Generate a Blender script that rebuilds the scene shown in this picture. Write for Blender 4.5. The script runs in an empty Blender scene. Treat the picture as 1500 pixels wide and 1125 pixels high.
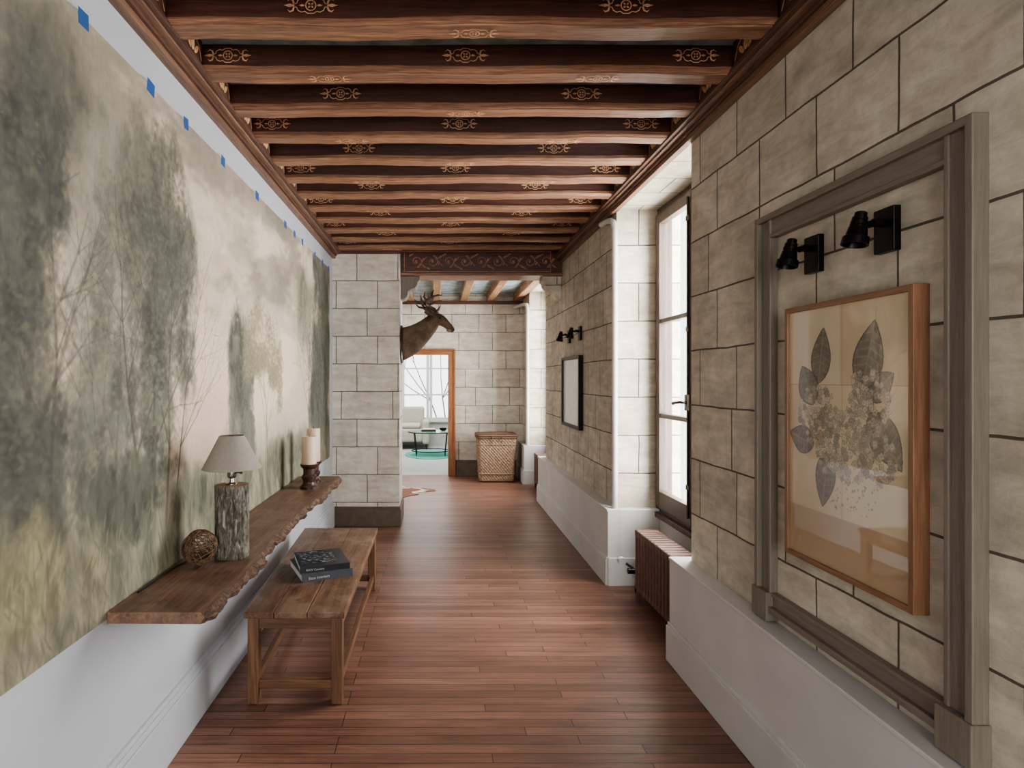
import bpy, bmesh, math, random
import numpy as np
from mathutils import Vector, Matrix
random.seed(7)
S = bpy.context.scene
COL = S.collection
try:
    S.view_settings.look = 'AgX - Medium High Contrast'
except Exception:
    pass

# ------------------------------------------------------------------ helpers
def lin(c):
    c = np.asarray(c, dtype=float) / 255.0
    return np.where(c <= 0.04045, c / 12.92, ((c + 0.055) / 1.055) ** 2.4)
def L4(c):
    l = lin(c); return (float(l[0]), float(l[1]), float(l[2]), 1.0)
def OV(lo, hi, a=0.3, b=0.7):
    return [(a, (lo, lo, lo, 1.0)), (b, (hi, hi, hi, 1.0))]

class N:
    """tiny node helper"""
    def __init__(s, name):
        s.m = bpy.data.materials.new(name); s.m.use_nodes = True
        s.t = s.m.node_tree; s.n = s.t.nodes; s.l = s.t.links
        s.b = s.n['Principled BSDF']
        s.tc = s.n.new('ShaderNodeTexCoord')
    def add(s, typ, **kw):
        nd = s.n.new(typ)
        for k, v in kw.items(): setattr(nd, k, v)
        return nd
    def link(s, a, b): s.l.new(a, b)
    def mapping(s, scale=(1, 1, 1), src=None):
        mp = s.add('ShaderNodeMapping'); mp.inputs['Scale'].default_value = scale
        s.link(src if src is not None else s.tc.outputs['Object'], mp.inputs['Vector']); return mp.outputs['Vector']
    def noise(s, vec, scale, detail=6, rough=0.55, dist=0.0):
        nd = s.add('ShaderNodeTexNoise'); nd.inputs['Scale'].default_value = scale
        nd.inputs['Detail'].default_value = detail; nd.inputs['Roughness'].default_value = rough
        nd.inputs['Distortion'].default_value = dist
        s.link(vec, nd.inputs['Vector']); return nd.outputs['Fac']
    def ramp(s, fac, stops):
        r = s.add('ShaderNodeValToRGB'); e = r.color_ramp.elements
        while len(e) < len(stops): e.new(0.5)
        for i, (p, c) in enumerate(stops):
            e[i].position = p; e[i].color = c if len(c) == 4 else L4(c)
        s.link(fac, r.inputs['Fac']); return r.outputs['Color']
    def mix(s, fac, a, b, mode='MIX'):
        m = s.add('ShaderNodeMix', data_type='RGBA', blend_type=mode)
        for sock, v in ((m.inputs[0], fac), (m.inputs[6], a), (m.inputs[7], b)):
            if hasattr(v, 'is_linked'): s.link(v, sock)
            elif isinstance(v, (int, float)): sock.default_value = v
            else: sock.default_value = v if len(v) == 4 else L4(v)
        return m.outputs[2]
    def math(s, op, a, b=0.0, c=None):
        m = s.add('ShaderNodeMath', operation=op)
        for i, v in enumerate((a, b, c)):
            if v is None: continue
            if hasattr(v, 'is_linked'): s.link(v, m.inputs[i])
            else: m.inputs[i].default_value = v
        return m.outputs[0]
    def bump(s, h, strength=0.3, dist=0.01):
        b = s.add('ShaderNodeBump'); b.inputs['Strength'].default_value = strength
        b.inputs['Distance'].default_value = dist
        s.link(h, b.inputs['Height']); s.link(b.outputs['Normal'], s.b.inputs['Normal'])
    def base(s, c): s.link(c, s.b.inputs['Base Color'])
    def rough(s, v): s.b.inputs['Roughness'].default_value = v

def plain(name, c, rough=0.5, metal=0.0, var=0.12, scale=12, bump=0.08, bd=0.004):
    m = N(name); v = m.mapping()
    f = m.noise(v, scale)
    c = np.array(c, float)
    m.base(m.ramp(f, [(0.3, tuple(np.clip(c * (1 - var), 0, 255))), (0.7, tuple(np.clip(c * (1 + var), 0, 255)))]))
    m.rough(rough); m.b.inputs['Metallic'].default_value = metal
    if bump: m.bump(m.noise(v, scale * 5), bump, bd)
    return m.m

def wood(name, dark, light, axis='Y', rough=0.45, scale=1.0, worn=None, contrast=0.55):
    m = N(name); st = {'X': (1.2, 22, 22), 'Y': (22, 1.2, 22), 'Z': (22, 22, 1.2)}[axis]
    v = m.mapping(tuple(a * scale for a in st))
    f = m.noise(v, 1.6, 8, 0.6, 0.8)
    c = m.ramp(f, [(0.28, dark), (0.55, tuple((np.array(dark) + np.array(light)) / 2)), (0.75, light)])
    v2 = m.mapping(tuple(a * scale * 4 for a in st))
    f2 = m.noise(v2, 2.0, 4)
    c = m.mix(contrast, c, m.ramp(f2, OV(0.26, 0.66, 0.35, 0.65)), 'OVERLAY')
    if worn:
        w = m.noise(m.mapping(), 5, 8, 0.7)
        c = m.mix(m.math('MULTIPLY', m.ramp(w, [(0.48, (0, 0, 0)), (0.62, (255, 255, 255))]), 0.5), c, worn)
        w2 = m.noise(m.mapping((1, 1, 1)), 11, 8, 0.7)
        c = m.mix(m.math('MULTIPLY', m.ramp(w2, [(0.56, (0, 0, 0)), (0.66, (255, 255, 255))]), 0.55), c, tuple(np.array(dark) * 0.6))
    m.base(c); m.rough(rough); m.bump(f, 0.3, 0.004)
    return m.m

def stone_mat(name, c1, c2, mort, bw=0.40, rh=0.283, off=(0, 0), ms=0.008):
    m = N(name)
    g = m.add('ShaderNodeNewGeometry')
    sn = m.add('ShaderNodeSeparateXYZ'); m.link(g.outputs['True Normal'], sn.inputs[0])
    nz = m.add('ShaderNodeTexNoise'); nz.inputs['Scale'].default_value = 3.5; nz.inputs['Detail'].default_value = 6
    m.link(m.tc.outputs['Object'], nz.inputs['Vector'])
    vs = m.add('ShaderNodeVectorMath', operation='MULTIPLY_ADD')
    m.link(nz.outputs['Color'], vs.inputs[0]); vs.inputs[1].default_value = (0.016,) * 3
    m.link(m.tc.outputs['Object'], vs.inputs[2])
    sp = m.add('ShaderNodeSeparateXYZ'); m.link(vs.outputs[0], sp.inputs[0])
    ax = m.math('GREATER_THAN', m.math('ABSOLUTE', sn.outputs[0]), 0.5)
    az = m.math('GREATER_THAN', m.math('ABSOLUTE', sn.outputs[2]), 0.5)
    u = m.math('ADD', m.math('MULTIPLY', ax, sp.outputs[1]), m.math('MULTIPLY', m.math('SUBTRACT', 1.0, ax), sp.outputs[0]))
    w = m.math('ADD', m.math('MULTIPLY', az, sp.outputs[1]), m.math('MULTIPLY', m.math('SUBTRACT', 1.0, az), sp.outputs[2]))
    cb = m.add('ShaderNodeCombineXYZ')
    m.link(m.math('ADD', u, 20.0 + off[0]), cb.inputs[0]); m.link(m.math('ADD', w, off[1] + rh * 40 - 0.53), cb.inputs[1])
    br = m.add('ShaderNodeTexBrick'); br.offset = 0.5; br.squash = 1.25; br.squash_frequency = 3; br.offset_frequency = 2
    br.inputs['Scale'].default_value = 1.0; br.inputs['Brick Width'].default_value = bw
    br.inputs['Row Height'].default_value = rh; br.inputs['Mortar Size'].default_value = ms * 0.5
    br.inputs['Mortar Smooth'].default_value = 0.3; br.inputs['Bias'].default_value = 0.0
    br.inputs['Color1'].default_value = L4(c1); br.inputs['Color2'].default_value = L4(c2)
    br.inputs['Mortar'].default_value = L4(mort)
    m.link(cb.outputs[0], br.inputs['Vector'])
    v = m.mapping()
    big = m.noise(v, 1.7, 8, 0.65); mid = m.noise(v, 7, 10, 0.72); smear = m.noise(m.mapping((1.2, 1.2, 5)), 3.2, 8, 0.7, 0.6)
    c = m.mix(0.6, br.outputs['Color'], m.ramp(big, [(0.3, (0.38, 0.375, 0.36, 1)), (0.7, (0.58, 0.58, 0.58, 1))]), 'OVERLAY')
    c = m.mix(0.6, c, m.ramp(mid, [(0.32, (0.32, 0.31, 0.285, 1)), (0.66, (0.64, 0.64, 0.63, 1))]), 'OVERLAY')
    c = m.mix(0.6, c, m.ramp(smear, [(0.35, (0.37, 0.365, 0.35, 1)), (0.64, (0.64, 0.64, 0.64, 1))]), 'OVERLAY')
    m.base(c); m.rough(0.8)
    h = m.math('ADD', m.math('MULTIPLY', br.outputs['Fac'], -1.2), m.math('MULTIPLY', mid, 0.6))
    m.bump(h, 0.6, 0.008)
    return m.m

EPS = [0]
class MB:
    def __init__(s): s.v = []; s.f = []; s.mi = []; s.sm = []; s.mats = []
    def mat(s, m):
        if m not in s.mats: s.mats.append(m)
        return s.mats.index(m)
    def add(s, vs, fs, m, smooth=False):
        o = len(s.v); k = s.mat(m); s.v += [tuple(p) for p in vs]
        for f in fs: s.f.append(tuple(o + i for i in f)); s.mi.append(k); s.sm.append(smooth)
    def box(s, x0, x1, y0, y1, z0, z1, m):
        EPS[0] += 1; e = ((EPS[0] * 5) % 13) * 0.00007   # avoid exactly coplanar faces
        x0, x1 = sorted((x0, x1)); y0, y1 = sorted((y0, y1)); z0, z1 = sorted((z0, z1))
        x0 -= e; x1 += e; y0 -= e; y1 += e; z0 -= e; z1 += e
        vs = [(x0, y0, z0), (x1, y0, z0), (x1, y1, z0), (x0, y1, z0), (x0, y0, z1), (x1, y0, z1), (x1, y1, z1), (x0, y1, z1)]
        s.add(vs, [(3, 2, 1, 0), (4, 5, 6, 7), (0, 1, 5, 4), (1, 2, 6, 5), (2, 3, 7, 6), (3, 0, 4, 7)], m)
    def rings(s, rs, m, smooth=True, cap=True, closed=True):
        n = len(rs[0]); vs = [p for r in rs for p in r]; fs = []
        for i in range(len(rs) - 1):
            for j in range(n if closed else n - 1):
                a = i * n + j; b = i * n + (j + 1) % n
                fs.append((a, b, b + n, a + n))
        if cap: fs.append(tuple(range(n - 1, -1, -1))); fs.append(tuple(range((len(rs) - 1) * n, len(rs) * n)))
        s.add(vs, fs, m, smooth)
    def tube(s, pts, r, m, seg=8, cap=True):
        pts = [Vector(p) for p in pts]; n = len(pts)
        rr = r if isinstance(r, (list, tuple)) else [r] * n
        rs = []; up = None
        for i in range(n):
            t = (pts[min(i + 1, n - 1)] - pts[max(i - 1, 0)]).normalized()
            if up is None:
                up = Vector((0, 0, 1)) if abs(t.z) < 0.9 else Vector((1, 0, 0))
            a = t.cross(up); a.normalize(); b = a.cross(t); up = b
            rs.append([pts[i] + (a * math.cos(k * 2 * math.pi / seg) + b * math.sin(k * 2 * math.pi / seg)) * rr[i] for k in range(seg)])
        s.rings(rs, m, True, cap)
    def lathe(s, cx, cy, prof, m, seg=24, cap=True):
        rs = [[(cx + r * math.cos(k * 2 * math.pi / seg), cy + r * math.sin(k * 2 * math.pi / seg), z) for k in range(seg)] for r, z in prof]
        s.rings(rs, m, True, cap)
    def obj(s, name, bevel=0.0, parent=None, sub=0, angle=40, solid=0, bseg=2):
        me = bpy.data.meshes.new(name); me.from_pydata(s.v, [], s.f)
        for m in s.mats: me.materials.append(m)
        me.polygons.foreach_set('material_index', s.mi); me.polygons.foreach_set('use_smooth', s.sm)
        me.update()
        bm = bmesh.new(); bm.from_mesh(me); bmesh.ops.recalc_face_normals(bm, faces=bm.faces) if not getattr(s, 'norecalc', False) else None
        bm.to_mesh(me); bm.free()
        if any(s.sm): me.set_sharp_from_angle(angle=math.radians(angle))
        o = bpy.data.objects.new(name, me); COL.objects.link(o)
        if solid:
            k = o.modifiers.new('sol', 'SOLIDIFY'); k.thickness = solid; k.offset = 0
        if bevel:
            b = o.modifiers.new('bev', 'BEVEL'); b.width = bevel; b.segments = bseg; b.limit_method = 'ANGLE'; b.angle_limit = math.radians(35)
        if sub:
            k = o.modifiers.new('sub', 'SUBSURF'); k.levels = sub; k.render_levels = sub
        if parent is not None:
            o.parent = parent; o.matrix_parent_inverse = Matrix.Translation(parent.location).inverted()
        return o

def empty(name, loc):
    e = bpy.data.objects.new(name, None); e.location = loc; e.empty_display_size = 0.1; COL.objects.link(e); return e

# ------------------------------------------------------------------ noise for paintings
def fbm(x, y, seed=0, octv=5, gain=0.5):
    rng = np.random.RandomState(seed); out = 0; amp = 1; tot = 0
    for o in range(octv):
        g = rng.rand(128, 128); f = 2 ** o
        X = x * f + 17.3 * o; Y = y * f + 5.1 * o
        xi = np.floor(X).astype(int); yi = np.floor(Y).astype(int); fx = X - xi; fy = Y - yi
        fx = fx * fx * (3 - 2 * fx); fy = fy * fy * (3 - 2 * fy)
        a = g[xi % 128, yi % 128]; b = g[(xi + 1) % 128, yi % 128]; c = g[xi % 128, (yi + 1) % 128]; d = g[(xi + 1) % 128, (yi + 1) % 128]
        out = out + amp * ((a * (1 - fx) + b * fx) * (1 - fy) + (c * (1 - fx) + d * fx) * fy); tot += amp; amp *= gain
    return out / tot
def sst(a, b, x):
    t = np.clip((x - a) / (b - a), 0, 1); return t * t * (3 - 2 * t)
def over(img, col, m): return img * (1 - m[..., None]) + np.array(col, float) * m[..., None]

def painted_grid(name, P, ncol, nrow, img, mat, parent=None):
    """P: (nrow,ncol,3) positions, img (nrow,ncol,3) srgb 0-255"""
    me = bpy.data.meshes.new(name)
    idx = np.arange(nrow * ncol).reshape(nrow, ncol)
    q = np.stack([idx[:-1, :-1], idx[:-1, 1:], idx[1:, 1:], idx[1:, :-1]], -1).reshape(-1, 4)
    me.vertices.add(nrow * ncol); me.vertices.foreach_set('co', P.reshape(-1).astype(np.float32))
    me.loops.add(q.size); me.loops.foreach_set('vertex_index', q.reshape(-1).astype(np.int32))
    me.polygons.add(len(q)); me.polygons.foreach_set('loop_start', (np.arange(len(q)) * 4).astype(np.int32))
    me.update(calc_edges=True); me.validate()
    at = me.color_attributes.new('paint', 'FLOAT_COLOR', 'POINT')
    l = lin(np.clip(img, 0, 255)).reshape(-1, 3); a = np.ones((len(l), 4), np.float32); a[:, :3] = l
    at.data.foreach_set('color', a.reshape(-1)); me.materials.append(mat)
    o = bpy.data.objects.new(name, me); COL.objects.link(o)
    if parent is not None:
        o.parent = parent; o.matrix_parent_inverse = Matrix.Translation(parent.location).inverted()
    return o

# ------------------------------------------------------------------ dimensions
XL, XR = -1.07, 1.33
CZ = 2.91
stone = stone_mat('stone_right', (192, 184, 171), (178, 170, 157), (92, 85, 77), 0.36, 0.281, (0.1, 0.0), 0.009)
stoneF = stone_mat('stone_far', (204, 198, 189), (190, 184, 175), (118, 111, 103), 0.42, 0.283, (0.13, 0.0), 0.011)
white = plain('plaster_white', (196, 195, 193), 0.55, var=0.03, scale=3, bump=0.05)
whiteL = plain('plaster_left', (180, 184, 189), 0.5, var=0.02, scale=2, bump=0.04)
brownbase = plain('base_brown', (92, 80, 67), 0.5, var=0.08)
framegrey = wood('frame_taupe', (116, 107, 96), (134, 125, 113), 'Z', 0.5, contrast=0.25)
framegreyY = wood('frame_taupe_h', (116, 107, 96), (134, 125, 113), 'Y', 0.5, contrast=0.25)
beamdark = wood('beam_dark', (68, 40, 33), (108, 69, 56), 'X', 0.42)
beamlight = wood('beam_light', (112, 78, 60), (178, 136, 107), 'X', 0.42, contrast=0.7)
beamdarkY = wood('beam_dark_y', (74, 49, 40), (114, 82, 66), 'Y', 0.45)
beamlightY = wood('beam_light_y', (104, 76, 60), (150, 116, 94), 'Y', 0.45)
gold = plain('gold_paint', (206, 162, 124), 0.5, var=0.15, scale=40, bump=0)
bluepanel = plain('ceiling_blue', (146, 160, 164), 0.7, var=0.22, scale=9)
black = plain('black_metal', (26, 25, 25), 0.35, 0.6, var=0.1)
winwood = wood('window_wood', (62, 49, 41), (102, 84, 70), 'Z', 0.45)
winwhite = plain('window_white', (205, 205, 202), 0.4, var=0.02)
brass = plain('old_iron', (62, 55, 48), 0.4, 0.8)

# floor
m = N('floor_boards'); br = m.add('ShaderNodeTexBrick'); br.offset = 0.37; br.offset_frequency = 3; br.squash = 0.8; br.squash_frequency = 2
br.inputs['Scale'].default_value = 1; br.inputs['Brick Width'].default_value = 1.25; br.inputs['Row Height'].default_value = 0.058
br.inputs['Mortar Size'].default_value = 0.0018; br.inputs['Mortar Smooth'].default_value = 0.2
br.inputs['Color1'].default_value = L4((134, 97, 81)); br.inputs['Color2'].default_value = L4((108, 76, 63)); br.inputs['Mortar'].default_value = L4((42, 27, 22))
# very slight wobble so old boards are not ruler straight
nzf = m.add('ShaderNodeTexNoise'); nzf.inputs['Scale'].default_value = 1.3; m.link(m.tc.outputs['Object'], nzf.inputs['Vector'])
vmf = m.add('ShaderNodeVectorMath', operation='MULTIPLY_ADD'); m.link(nzf.outputs['Color'], vmf.inputs[0]); vmf.inputs[1].default_value = (0.0, 0.012, 0.0); m.link(m.tc.outputs['Object'], vmf.inputs[2])
mp = m.add('ShaderNodeMapping'); mp.inputs['Location'].default_value = (20.41, 20, 0); m.link(vmf.outputs[0], mp.inputs['Vector'])
m.link(mp.outputs['Vector'], br.inputs['Vector'])
gv = m.mapping((1.3, 34, 1)); gf = m.noise(gv, 2.0, 8, 0.7, 0.6)
big = m.noise(m.mapping((0.8, 2.4, 1)), 1.8, 8, 0.65)
c = m.mix(0.7, br.outputs['Color'], m.ramp(gf, OV(0.24, 0.72)), 'OVERLAY')
c = m.mix(0.65, c, m.ramp(big, OV(0.33, 0.66, 0.35, 0.65)), 'OVERLAY')
m.base(c)
m.link(m.math('ADD', m.math('MULTIPLY', gf, 0.30), 0.24), m.b.inputs['Roughness'])
m.bump(m.math('ADD', m.math('MULTIPLY', br.outputs['Fac'], -1.0), m.math('MULTIPLY', gf, 0.4)), 0.4, 0.004)
floor_m = m.m

# ------------------------------------------------------------------ shell
b = MB(); b.box(-2.6, 1.95, -3.1, 9.06, -0.1, 0, floor_m); b.obj('floor')
b = MB(); b.box(-1.25, XL, -3.1, 5.93, 0, 3.0, whiteL); b.obj('wall_left')
b = MB(); b.box(XL, -1.04, -3.0, 5.90, 0, 0.205, whiteL); b.box(XL, -1.048, -3.0, 5.90, 0.205, 0.228, whiteL); b.box(XL, -1.056, -3.0, 5.90, 0.228, 0.245, whiteL)
b.obj('baseboard_left', 0.003)
b = MB(); b.box(-2.6, -0.384, 5.93, 6.42, 0, 3.0, stoneF); b.obj('wall_return')
b = MB(); b.box(XL, -0.366, 5.905, 6.44, 0, 0.17, brownbase); b.box(XL, -0.374, 5.915, 6.43, 0.17, 0.195, brownbase); b.obj('baseboard_return', 0.003)
for nm, y0, y1 in (('wall_right_behind', -3.1, -1.0), ('wall_right', 0.26, 3.03), ('wall_right_middle', 4.29, 7.06), ('wall_right_far', 8.33, 9.0)):
    b = MB(); b.box(XR, 1.80, y0, y1, 0, 3.0, stone); b.obj(nm)
NI = [(-1.0, 0.26), (3.03, 4.29), (7.06, 8.33)]
for k, (y0, y1) in enumerate(NI):
    b = MB(); b.box(XR, 1.80, y0, y1, 2.75, 3.0, stone); b.obj('wall_lintel_' + 'abc'[k])
    b = MB(); b.box(1.62, 1.80, y0, y1, 0, 0.50, white); b.obj('wall_apron_' + 'abc'[k])
b = MB(); c = MB()
DS = [(-3.0, -1.07, 0), (0.33, 3.10, 0), (4.22, 7.13, 0), (8.26, 8.98, 0)]
for y0, y1, _ in DS:
    b.box(1.243, XR + 0.0, y0, y1, 0.0, 0.535, white); b.box(1.237, XR, y0, y1, 0.535, 0.55, white)
    c.box(1.225, 1.243, y0 - 0.006, y1 + 0.006, 0, 0.185, white); c.box(1.232, 1.243, y0 - 0.003, y1 + 0.003, 0.185, 0.205, white)
for y, yy in ((4.22, 4.29), (3.03, 3.10), (7.06, 7.13), (8.26, 8.33), (-1.07, -1.0), (0.26, 0.33)):
    b.box(XR, 1.62, y, yy, 0, 0.55, white)
    if y in (4.22, 8.26): c.box(1.243, 1.62, y - 0.018, y, 0, 0.2, white)
b.obj('trim_dado', 0.003); c.obj('baseboard_right', 0.003)
b = MB(); b.box(-2.6, -0.765, 9.0, 9.14, 0, 3.0, stoneF); b.obj('wall_far_left')
b = MB(); b.box(0.275, 1.80, 9.0, 9.14, 0, 3.0, stoneF); b.obj('wall_far_right')
b = MB(); b.box(-0.765, 0.275, 9.0, 9.14, 1.955, 3.0, stoneF); b.obj('wall_far_lintel')
b = MB(); b.box(0.29, 1.22, 8.975, 9.0, 0, 0.24, brownbase); b.box(-2.5, -0.79, 8.975, 9.0, 0, 0.24, brownbase); b.obj('baseboard_far', 0.004)
b = MB(); b.box(-2.7, -2.6, 5.93, 9.14, 0, 3.0, stoneF); b.obj('wall_hall_left')
b = MB(); b.box(-1.25, 1.95, -3.2, -3.1, 0, 3.0, white); b.obj('wall_back')
dw = wood('door_wood', (122, 76, 46), (168, 112, 72), 'Z', 0.4); dwx = wood('door_wood_h', (122, 76, 46), (168, 112, 72), 'X', 0.4)
b = MB()
for x0, x1 in ((0.175, 0.274), (-0.764, -0.665)): b.box(x0, x1, 8.96, 9.17, 0, 1.89, dw)
b.box(-0.764, 0.274, 8.96, 9.17, 1.875, 1.953, dwx)
b.box(0.255, 0.285, 8.945, 8.998, 0, 1.965, dw); b.box(-0.775, 0.285, 8.945, 8.998, 1.94, 1.965, dwx)
b.obj('door_1', 0.004)
b = MB(); b.box(-1.25, 1.95, -3.2, 6.2, CZ, 3.05, bluepanel); b.box(-2.7, 1.95, 6.2, 9.14, 2.81, 3.05, bluepanel); b.obj('ceiling')

# --- ornament drawing in plane
def ribbon(b, pts, w, mp, mat):
    vs = []; n = len(pts)
    for i in range(n):
        a = pts[max(i - 1, 0)]; c = pts[min(i + 1, n - 1)]
        dx, dy = c[0] - a[0], c[1] - a[1]; l = math.hypot(dx, dy) or 1
        ww = w[i] if isinstance(w, list) else w
        vs.append(mp(pts[i][0] - dy / l * ww / 2, pts[i][1] + dx / l * ww / 2)); vs.append(mp(pts[i][0] + dy / l * ww / 2, pts[i][1] - dx / l * ww / 2))
    b.add(vs, [(2 * i, 2 * i + 1, 2 * i + 3, 2 * i + 2) for i in range(n - 1)], mat)
def ell(b, cx, cy, rx, ry, ang, mp, mat, n=10):
    ca, sa = math.cos(ang), math.sin(ang); vs = []
    for k in range(n):
        t = 2 * math.pi * k / n; x, y = rx * math.cos(t), ry * math.sin(t)
        vs.append(mp(cx + x * ca - y * sa, cy + x * sa + y * ca))
    b.add(vs, [tuple(range(n))], mat)
def ring(b, cx, cy, r, w, mp, mat, n=20):
    ribbon(b, [(cx + r * math.cos(2 * math.pi * k / n), cy + r * math.sin(2 * math.pi * k / n)) for k in range(n + 1)], w, mp, mat)
def rosette(b, cx, k, mp, mat):
    f = lambda a, c: mp(cx + a * k, c * k)
    ring(b, 0, 0, 0.60, 0.14, f, mat)
    for q in range(4):
        t = q * math.pi / 2 + math.pi / 4; ell(b, 0.27 * math.cos(t), 0.27 * math.sin(t), 0.16, 0.11, t, f, mat)
    for s in (-1, 1):
        ribbon(b, [(0, s * 0.95), (0.35, s * 0.95), (0.7, s * 0.7), (1.1, s * 0.8), (1.5, s * 0.6), (1.65, s * 0.25), (2.0, s * 0.14)], 0.12, f, mat)
        ribbon(b, [(0, s * 0.95), (-0.35, s * 0.95), (-0.7, s * 0.7), (-1.1, s * 0.8), (-1.5, s * 0.6), (-1.65, s * 0.25), (-2.0, s * 0.14)], 0.12, f, mat)
        ribbon(b, [(s * 0.7, 0), (s * 1.0, 0), (s * 1.35, 0)], [0.05, 0.3, 0.05], f, mat)
        ribbon(b, [(s * 1.9, 0), (s * 2.5, 0.0), (s * 3.2, 0)], [0.12, 0.42, 0.03], f, mat)
        ribbon(b, [(s * 1.95, 0.1), (s * 2.1, 0.6), (s * 2.45, 0.75), (s * 2.75, 0.5)], [0.22, 0.24, 0.18, 0.03], f, mat)
        ribbon(b, [(s * 1.95, -0.1), (s * 2.1, -0.6), (s * 2.45, -0.75), (s * 2.75, -0.5)], [0.22, 0.24, 0.18, 0.03], f, mat)

JY = [2.11 + 0.327 * i for i in range(-15, 12)]
for i, y0 in enumerate(JY):
    b = MB(); idx = i - 15
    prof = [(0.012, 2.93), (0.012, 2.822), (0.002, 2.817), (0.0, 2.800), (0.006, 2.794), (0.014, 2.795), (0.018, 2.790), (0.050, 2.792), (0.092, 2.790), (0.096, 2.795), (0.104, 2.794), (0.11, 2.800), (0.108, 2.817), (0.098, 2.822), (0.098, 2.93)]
    ns = 40; rg = random.Random(i); ph = rg.random() * 6
    rs = []
    for k in range(ns + 1):
        x = XL + (XR - XL) * k / ns
        wz = 0.003 * math.sin(k * 0.4 + ph) + rg.uniform(-.0015, .0015); wy = 0.004 * math.sin(k * 0.26 + ph * 2) + rg.uniform(-.0012, .0012)
        rs.append([(x, y0 + py + wy, pz + (wz if pz < 2.9 else 0)) for py, pz in prof])
    n = len(prof); vs = [p for r in rs for p in r]; fd = []; fl = []
    for a in range(ns):
        for j in range(n - 1):
            q = (a * n + j, a * n + j + 1, (a + 1) * n + j + 1, (a + 1) * n + j)
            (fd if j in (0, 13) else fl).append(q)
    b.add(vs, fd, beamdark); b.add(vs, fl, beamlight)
    if idx >= -2:
        fm = lambda a, c: (a, y0 + 0.0055, 2.862 + c)
        um = lambda a, c: (a, y0 + 0.052 + c, 2.7855)
        odd = (idx % 2 == 0)
        for x in ((-0.46, 0.69) if odd else (-0.88, 0.12, 1.09)): rosette(b, x, 0.031, fm, gold)
        for x in ((0.14,) if odd else (-0.46, 0.69)): rosette(b, x, 0.030, um, gold)
    b.obj('ceiling_beam')

# cornices
def cornice(name, side):
    b = MB(); s = side
    xw = XL if s > 0 else XR
    def bx(d0, d1, z0, z1, m): b.box(xw + s * d0, xw + s * d1, -3.0, 5.93 if s > 0 else 8.98, z0, z1, m)
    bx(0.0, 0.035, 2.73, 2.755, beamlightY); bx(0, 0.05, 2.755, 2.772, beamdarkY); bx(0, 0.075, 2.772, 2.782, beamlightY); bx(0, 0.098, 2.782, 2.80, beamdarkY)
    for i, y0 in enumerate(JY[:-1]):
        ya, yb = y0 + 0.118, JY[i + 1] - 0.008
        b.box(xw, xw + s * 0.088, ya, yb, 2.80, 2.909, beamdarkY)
        if y0 > 1.2:
            yc = (ya + yb) / 2
            fm = lambda a, c: (xw + s * 0.0905, yc + a, 2.852 + c)
            ell(b, 0, 0, 0.018, 0.03, 0, fm, gold); ell(b, 0.035, -0.01, 0.028, 0.011, 0.8, fm, gold); ell(b, -0.035, -0.01, 0.028, 0.011, -0.8, fm, gold)
            ribbon(b, [(-0.085, -0.03), (-0.06, 0.02), (-0.03, 0.035), (0, 0.045), (0.03, 0.035), (0.06, 0.02), (0.085, -0.03)], 0.007, fm, gold)
    b.obj(name, 0.002)
cornice('trim_cornice_left', 1); cornice('trim_cornice_right', -1)
b = MB(); b.box(XL + 0.062, -0.36, 5.87, 5.93, 2.80, 2.905, beamlight); b.box(XL + 0.062, -0.37, 5.89, 5.93, 2.775, 2.80, beamdark)
b.obj('trim_cornice_return', 0.003)

# transverse frieze beam
b = MB(); b.box(-0.384, XR, 6.16, 6.46, 2.615, 2.905, beamdark); b.box(-0.384, XR, 6.145, 6.475, 2.595, 2.625, beamlight); b.box(-0.384, XR, 6.145, 6.16, 2.865, 2.9, beamlight)
fm = lambda a, c: (a, 6.156, 2.745 + c)
goldd = plain('gold_paint_aged', (158, 110, 84), 0.5, var=0.2, scale=30, bump=0)
x = -0.30; k = 0
while x < 1.12:
    s = 1 if k % 2 else -1
    pts = []
    for q in range(26):
        t = q / 25 * 2.3 * math.pi; r = 0.012 + 0.055 * (q / 25)
        pts.append((x + 0.08 + r * math.cos(t + 0.5), s * r * math.sin(t + 0.5)))
    pts.append((x + 0.19, -s * 0.05))
    ribbon(b, pts, 0.007, fm, goldd)
    ell(b, x + 0.08, 0, 0.014, 0.014, 0, fm, goldd); ell(b, x + 0.165, s * 0.05, 0.03, 0.01, 0.6 * s, fm, goldd); ell(b, x + 0.03, -s * 0.07, 0.03, 0.009, -0.5 * s, fm, goldd)
    ell(b, x + 0.15, -s * 0.02, 0.02, 0.008, 1.2, fm, goldd)
    x += 0.172; k += 1
for zz in (-0.105, 0.105): ribbon(b, [(-0.37, zz), (1.21, zz)], 0.008, fm, goldd)
for xx in (-0.345, 1.205): ribbon(b, [(xx, -0.105), (xx, 0.105)], 0.008, fm, goldd)
b.obj('ceiling_crossbeam', 0.003)
def corbel(name, xw, s, m):
    prof = [(0, 0), (0.20, 0), (0.20, -0.04), (0.18, -0.055), (0.175, -0.09), (0.15, -0.12), (0.11, -0.135), (0.075, -0.16), (0.07, -0.20), (0.045, -0.235), (0.0, -0.25)]
    b = MB(); b.rings([[(xw + s * p, y, 2.595 + z) for p, z in prof] for y in (6.2, 6.215, 6.405, 6.42)], m, False, True); b.obj(name, 0.004)
corbel('trim_corbel', XR, -1, stoneF); corbel('trim_corbel', -0.384, 1, framegrey)

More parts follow.
